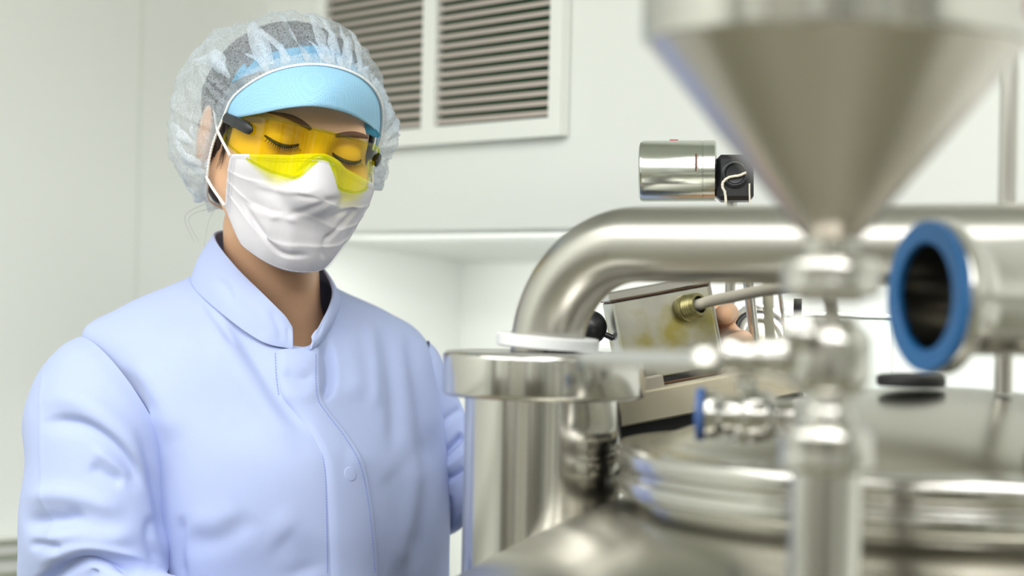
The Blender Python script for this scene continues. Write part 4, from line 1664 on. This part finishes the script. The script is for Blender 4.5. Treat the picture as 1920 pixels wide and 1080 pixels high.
coat = mk('lab_coat', CV, grid_faces(NLr, NS, True, False), M_COAT, person, label='light blue buttoned cotton lab coat')
bvh = BVHTree.FromPolygons([tuple(v) for v in CV], [tuple(f) for f in grid_faces(NLr, NS, True, False)])


def cast(tree, px, py, off=0.0):
    d = Vector(tuple(P(px, py, 1.0) - CAM)).normalized()
    h, n, i, t = tree.ray_cast(Vector(tuple(CAM)), d)
    if h is None:
        return None, None
    n = np.array(n)
    if n @ np.array(d) > 0:
        n = -n
    return np.array(h) + n * off, n


# placket: a raised strip down the front
Lp = smooth_line([(519, 658), (521, 700), (526, 740), (552, 775), (582, 812), (604, 860), (612, 930), (616, 1010), (620, 1100)], 90)
Rp = smooth_line([(599, 655), (600, 700), (603, 745), (622, 778), (655, 820), (684, 872), (698, 940), (706, 1010), (712, 1100)], 90)
pv, ok = [], True
NPW = 22
for i in range(90):
    for j in range(NPW):
        f = j / (NPW - 1)
        q = Lp[i] * (1 - f) + Rp[i] * f
        h, n = cast(bvh, q[0], q[1])
        lift = .0022 * min(1, f * 6) * (1.0 if j < NPW - 1 else -.3) + .0002
        pv.append(h + n * (lift if 0 < j else -.0006))
PV = np.array(pv)
mk('placket', PV, grid_faces(90, NPW, False, True), M_COAT, coat, label='raised front placket')
pbvh = BVHTree.FromPolygons([tuple(v) for v in PV], [tuple(f) for f in grid_faces(90, NPW, False, True)])
# covered button outline
bh, bn_ = cast(pbvh, 657, 889)
V, F = lathe([(.0001, .00035), (.0055, .00035), (.0066, .0001), (.0072, -.0006)], bh, bn_, 32)
mk('covered_button', V, F, M_COAT, coat)

# stitching lines (single threads picked out as tiny dashes)


def stitch(tree, line, step=5.2, w=.00045, off=.0003):
    ln = smooth_line(line, 120)
    L_ = np.linalg.norm(np.diff(ln, axis=0), axis=1).sum()
    ln = resample(ln, max(4, int(L_ / step)))
    out = []
    for i in range(len(ln) - 1):
        a, na = cast(tree, *ln[i])
        b, nb_ = cast(tree, *(ln[i] * .35 + ln[i + 1] * .65))
        if a is None or b is None or np.linalg.norm(a - b) > .006:
            continue
        ax = unit(b - a)
        n = unit(na - ax * (na @ ax))
        out.append(box((a + b) / 2 + n * off, ax, np.cross(n, ax), n, np.linalg.norm(b - a), w * 2, w))
    return out


stt = stitch(pbvh, [(592, 664), (594, 740), (612, 774), (648, 822), (676, 874), (690, 940), (698, 1010), (703, 1075)])
stt += stitch(bvh, [(516, 662), (518, 704), (523, 742)])
stt += stitch(bvh, [(598, 822), (609, 880), (612, 960), (614, 1075)])
stt += stitch(bvh, [(140, 640), (205, 690), (252, 730), (282, 775)])
# ---- collar
def colring(pts):
    return np.array([P(*p) for p in pts])


cb = colring([(549, 655, 1.838), (490, 640, 1.836), (420, 590, 1.858), (362, 532, 1.922), (388, 500, 1.99), (490, 490, 2.04), (580, 512, 2.05), (634, 553, 2.0), (623, 604, 1.921), (600, 640, 1.860), (581, 655, 1.842)])
ct = colring([(547, 606, 1.846), (500, 558, 1.852), (443, 500, 1.876), (404, 446, 1.932), (425, 432, 1.985), (495, 432, 2.02), (560, 455, 2.025), (600, 497, 1.992), (623, 546, 1.93), (605, 600, 1.872), (584, 628, 1.850)])
NC = 170
bcurve, tcurve = crom(cb, NC), crom(ct, NC)
# round the front corners of the collar
for c_, k in ((tcurve, 1),):
    for e in range(6):
        f = (1 - (e / 6)) ** 2 * .18
        tcurve[e] = tcurve[e] * (1 - f) + bcurve[e] * f
        tcurve[-1 - e] = tcurve[-1 - e] * (1 - f) + bcurve[-1 - e] * f
NH = 26
cvv = []
ccen = (bcurve.mean(0) + tcurve.mean(0)) / 2
for i in range(NH):
    v = i / (NH - 1)
    row = bcurve * (1 - v) + tcurve * v
    out_ = row - ccen
    out_[:, 2] = 0
    out_ /= np.linalg.norm(out_, axis=1)[:, None]
    row = row + out_ * .003 * math.sin(math.pi * v) + out_ * .0006
    cvv.append(row)
CVV = np.concatenate(cvv)
CNN = tri_normals(CVV, NH, NC)
if (CNN * (CVV - ccen)).sum() < 0:
    CNN = -CNN
CVV = sculpt(CVV, CNN, [
    ([(402, 520), (425, 540), (440, 575)], 10, .0022, 'v'),
    ([(440, 560), (470, 590), (500, 640)], 14, .0016, 'v'),
    ([(505, 580), (520, 610), (530, 645)], 7, .0014, 'v'),
    ([(540, 610), (541, 650)], 4, .0010, 'v'),
    ([(612, 560), (606, 600), (592, 640)], 5, .0016, 'v')], .2)
collar = mk('collar', CVV, grid_faces(NH, NC, False, False), M_COAT, coat, label='stand-up collar open at the throat')
m_ = collar.modifiers.new('thick', 'SOLIDIFY')
m_.thickness = .0022
m_.offset = 0
m_ = collar.modifiers.new('round', 'BEVEL')
m_.width = .0006
m_.segments = 2
cbvh = BVHTree.FromPolygons([tuple(v) for v in CVV], [tuple(f) for f in grid_faces(NH, NC)])
stt += stitch(cbvh, [(405, 458), (440, 508), (497, 570), (538, 606), (543, 630), (543, 650)])
stt += stitch(cbvh, [(366, 536), (420, 583), (488, 633), (540, 648)])
mk('stitching', *join(stt), M_STITCH, coat, False, kind='stuff')


# ---- sleeves
def sleeve(name, rings_, folds, ns=180, per=34, label=None):
    """rings_: (outer, inner, front, back) points in (px,py,d)"""
    R = []
    for o_p, i_p, f_p, b_p in rings_:
        o, i, f, b = P(*o_p), P(*i_p), P(*f_p), P(*b_p)
        c = (o + i) / 2
        a = np.arange(ns) / ns * 2 * math.pi
        u, vf, vb_ = (o - i) / 2, f - c, b - c
        sn = np.sin(a)[:, None]
        R.append(c + np.cos(a)[:, None] * u + np.where(sn > 0, sn * vf, -sn * vb_))
    R = np.array(R)
    ex = np.concatenate([[2 * R[0] - R[1]], R, [2 * R[-1] - R[-2]]])
    G_ = []
    for t in np.linspace(0, len(R) - 1, per * (len(R) - 1) + 1):
        i = min(int(t), len(R) - 2)
        f = t - i
        p0, p1, p2, p3 = ex[i], ex[i + 1], ex[i + 2], ex[i + 3]
        G_.append(.5 * (2 * p1 + (p2 - p0) * f + (2 * p0 - 5 * p1 + 4 * p2 - p3) * f ** 2 + (3 * p1 - p0 - 3 * p2 + p3) * f ** 3))
    nr = len(G_)
    V = np.concatenate(G_)
    N = outward(V, tri_normals(V, nr, ns, True), ns)
    V = sculpt(V, N, folds)
    fl_ = ((np.cross(V[1] - V[0], V[ns] - V[0]) @ N[0]) < 0)
    o = mk(name, V, grid_faces(nr, ns, True, fl_), M_COAT, coat, label=label)
    return o, V, grid_faces(nr, ns, True, fl_)


slR = [
    ((143, 634, 1.905), (316, 905, 1.885), (262, 746, 1.819), (190, 780, 1.985)),
    ((114, 651, 1.900), (320, 915, 1.880), (238, 765, 1.806), (160, 800, 1.985)),
    ((77, 700, 1.893), (322, 928, 1.874), (214, 800, 1.793), (138, 825, 1.982)),
    ((47, 780, 1.885), (324, 950, 1.865), (190, 850, 1.788), (140, 880, 1.975)),
    ((46, 875, 1.875), (325, 985, 1.855), (180, 915, 1.782), (170, 935, 1.965)),
    ((35, 950, 1.870), (325, 1020, 1.848), (180, 985, 1.778), (180, 985, 1.955)),
    ((33, 1030, 1.865), (318, 1062, 1.840), (180, 1045, 1.776), (180, 1055, 1.950)),
    ((40, 1120, 1.865), (310, 1085, 1.810), (215, 1078, 1.768), (150, 1150, 1.93)),
    ((120, 1230, 1.83), (350, 1105, 1.750), (270, 1120, 1.725), (220, 1250, 1.86)),
    ((300, 1300, 1.74), (430, 1140, 1.690), (370, 1180, 1.655), (370, 1270, 1.77)),
    ((385, 1300, 1.695), (470, 1165, 1.665), (420, 1200, 1.625), (430, 1270, 1.725)),
]
foldsR = [
    ([(70, 800), (120, 788), (165, 797), (212, 828), (246, 872), (262, 930)], 20, .0075, 'd'),
    ([(60, 760), (130, 750), (190, 780), (250, 840), (285, 910)], 24, .0055, 'r'),
    ([(165, 870), (200, 892), (236, 905)], 14, .0045, 'v'),
    ([(170, 840), (215, 868), (250, 900)], 12, .0030, 'r'),
    ([(40, 985), (85, 978), (130, 975), (165, 958)], 16, .0070, 'v'),
    ([(40, 940), (100, 928), (160, 935), (240, 965)], 20, .0055, 'r'),
    ([(60, 1020), (130, 1005), (200, 1010), (270, 1000)], 20, .0055, 'r'),
    ([(50, 1022), (85, 1022), (125, 1028)], 9, .0045, 'v'),
    ([(40, 1130), (95, 1082), (140, 1056), (175, 1047), (225, 1057), (275, 1072), (310, 1082)], 11, .0130, 'v', .12),
    ([(60, 1060), (110, 1040), (165, 1030), (240, 1042), (290, 1062)], 12, .0050, 'r'),
    ([(180, 1066), (170, 1090)], 7, .0040, 'v'),
    ([(80, 690), (76, 790), (80, 900), (95, 1000), (105, 1040)], 3.2, .0011, 'r', .1),
    ([(250, 800), (285, 880), (304, 960), (312, 1040)], 14, .0055, 'v'),
    ([(290, 960), (280, 1010), (300, 1060)], 12, .0040, 'v'),
]
slo, SV, SF = sleeve('sleeve', slR, foldsR, label='bent sleeve nearest the wall')
slL = [
    ((800, 640, 2.03), (705, 880, 2.05), (775, 745, 1.995), (740, 760, 2.10)),
    ((822, 668, 2.03), (712, 900, 2.055), (790, 775, 1.990), (760, 790, 2.11)),
    ((858, 745, 2.035), (728, 920, 2.06), (808, 835, 1.992), (800, 850, 2.115)),
    ((888, 802, 2.03), (765, 968, 2.06), (835, 880, 1.990), (832, 905, 2.11)),
    ((914, 815, 2.015), (838, 1002, 2.045), (885, 905, 1.975), (880, 930, 2.09)),
    ((978, 765, 1.99), (935, 935, 2.00), (957, 845, 1.945), (957, 850, 2.05)),
    ((1098, 705, 1.955), (1062, 862, 1.955), (1080, 780, 1.91), (1080, 785, 2.005)),
    ((1205, 668, 1.93), (1180, 795, 1.925), (1195, 725, 1.885), (1190, 745, 1.965)),
    ((1232, 662, 1.925), (1212, 772, 1.92), (1225, 712, 1.882), (1220, 728, 1.955)),
]
foldsL = [
    ([(826, 860), (850, 838), (872, 815)], 9, .0085, 'c', .1),
    ([(824, 905), (846, 898), (874, 880)], 8, .0060, 'c', .1),
    ([(820, 800), (845, 780), (868, 765)], 8, .0030, 'v', .15),
    ([(830, 882), (852, 866), (876, 848)], 10, .0040, 'r', .1),
    ([(835, 930), (842, 960), (840, 995)], 9, .0030, 'v', .1),
]
sleeve('sleeve', slL, foldsL, label='far sleeve reaching behind the port')

# ---- trousers and shoes (below the frame)
for hx, kn, an, s in ((-.08, kneeR, ankR, -1), (.08, kneeL, ankL, 1)):
    V, F = tube(crom([pelv + (hx, 0, -.04), (pelv + (hx, 0, -.06) + kn) / 2, kn, (kn + an) / 2, an + (0, 0, .0)], 24), np.interp(np.linspace(0, 1, 24), [0, .5, 1], [.092, .072, .062]), 24, False)
    mk('trouser_leg', V, F, M_TROUS, person)
    sv = []
    for i in range(16):
        t = i / 15
        for j in range(20):
            a = 2 * math.pi * j / 20
            w = .046 * math.sin(min(1, t * 3 + .25) * math.pi / 2) * (1 - .3 * max(0, t - .6) / .4 - (.6 if i == 15 else 0) - (.7 if i == 0 else 0))
            hgt = (.075 - .035 * t) * (.3 if i in (0, 15) else 1)
            sv.append(an + np.array([math.cos(a) * w, .06 - .25 * t, -.088 + hgt * .5 * (1 + math.sin(a))]))
    mk('clog', np.array(sv), grid_faces(16, 20, True) + [tuple(range(20)), tuple(range(300, 320))[::-1]], M_SHOE, person)
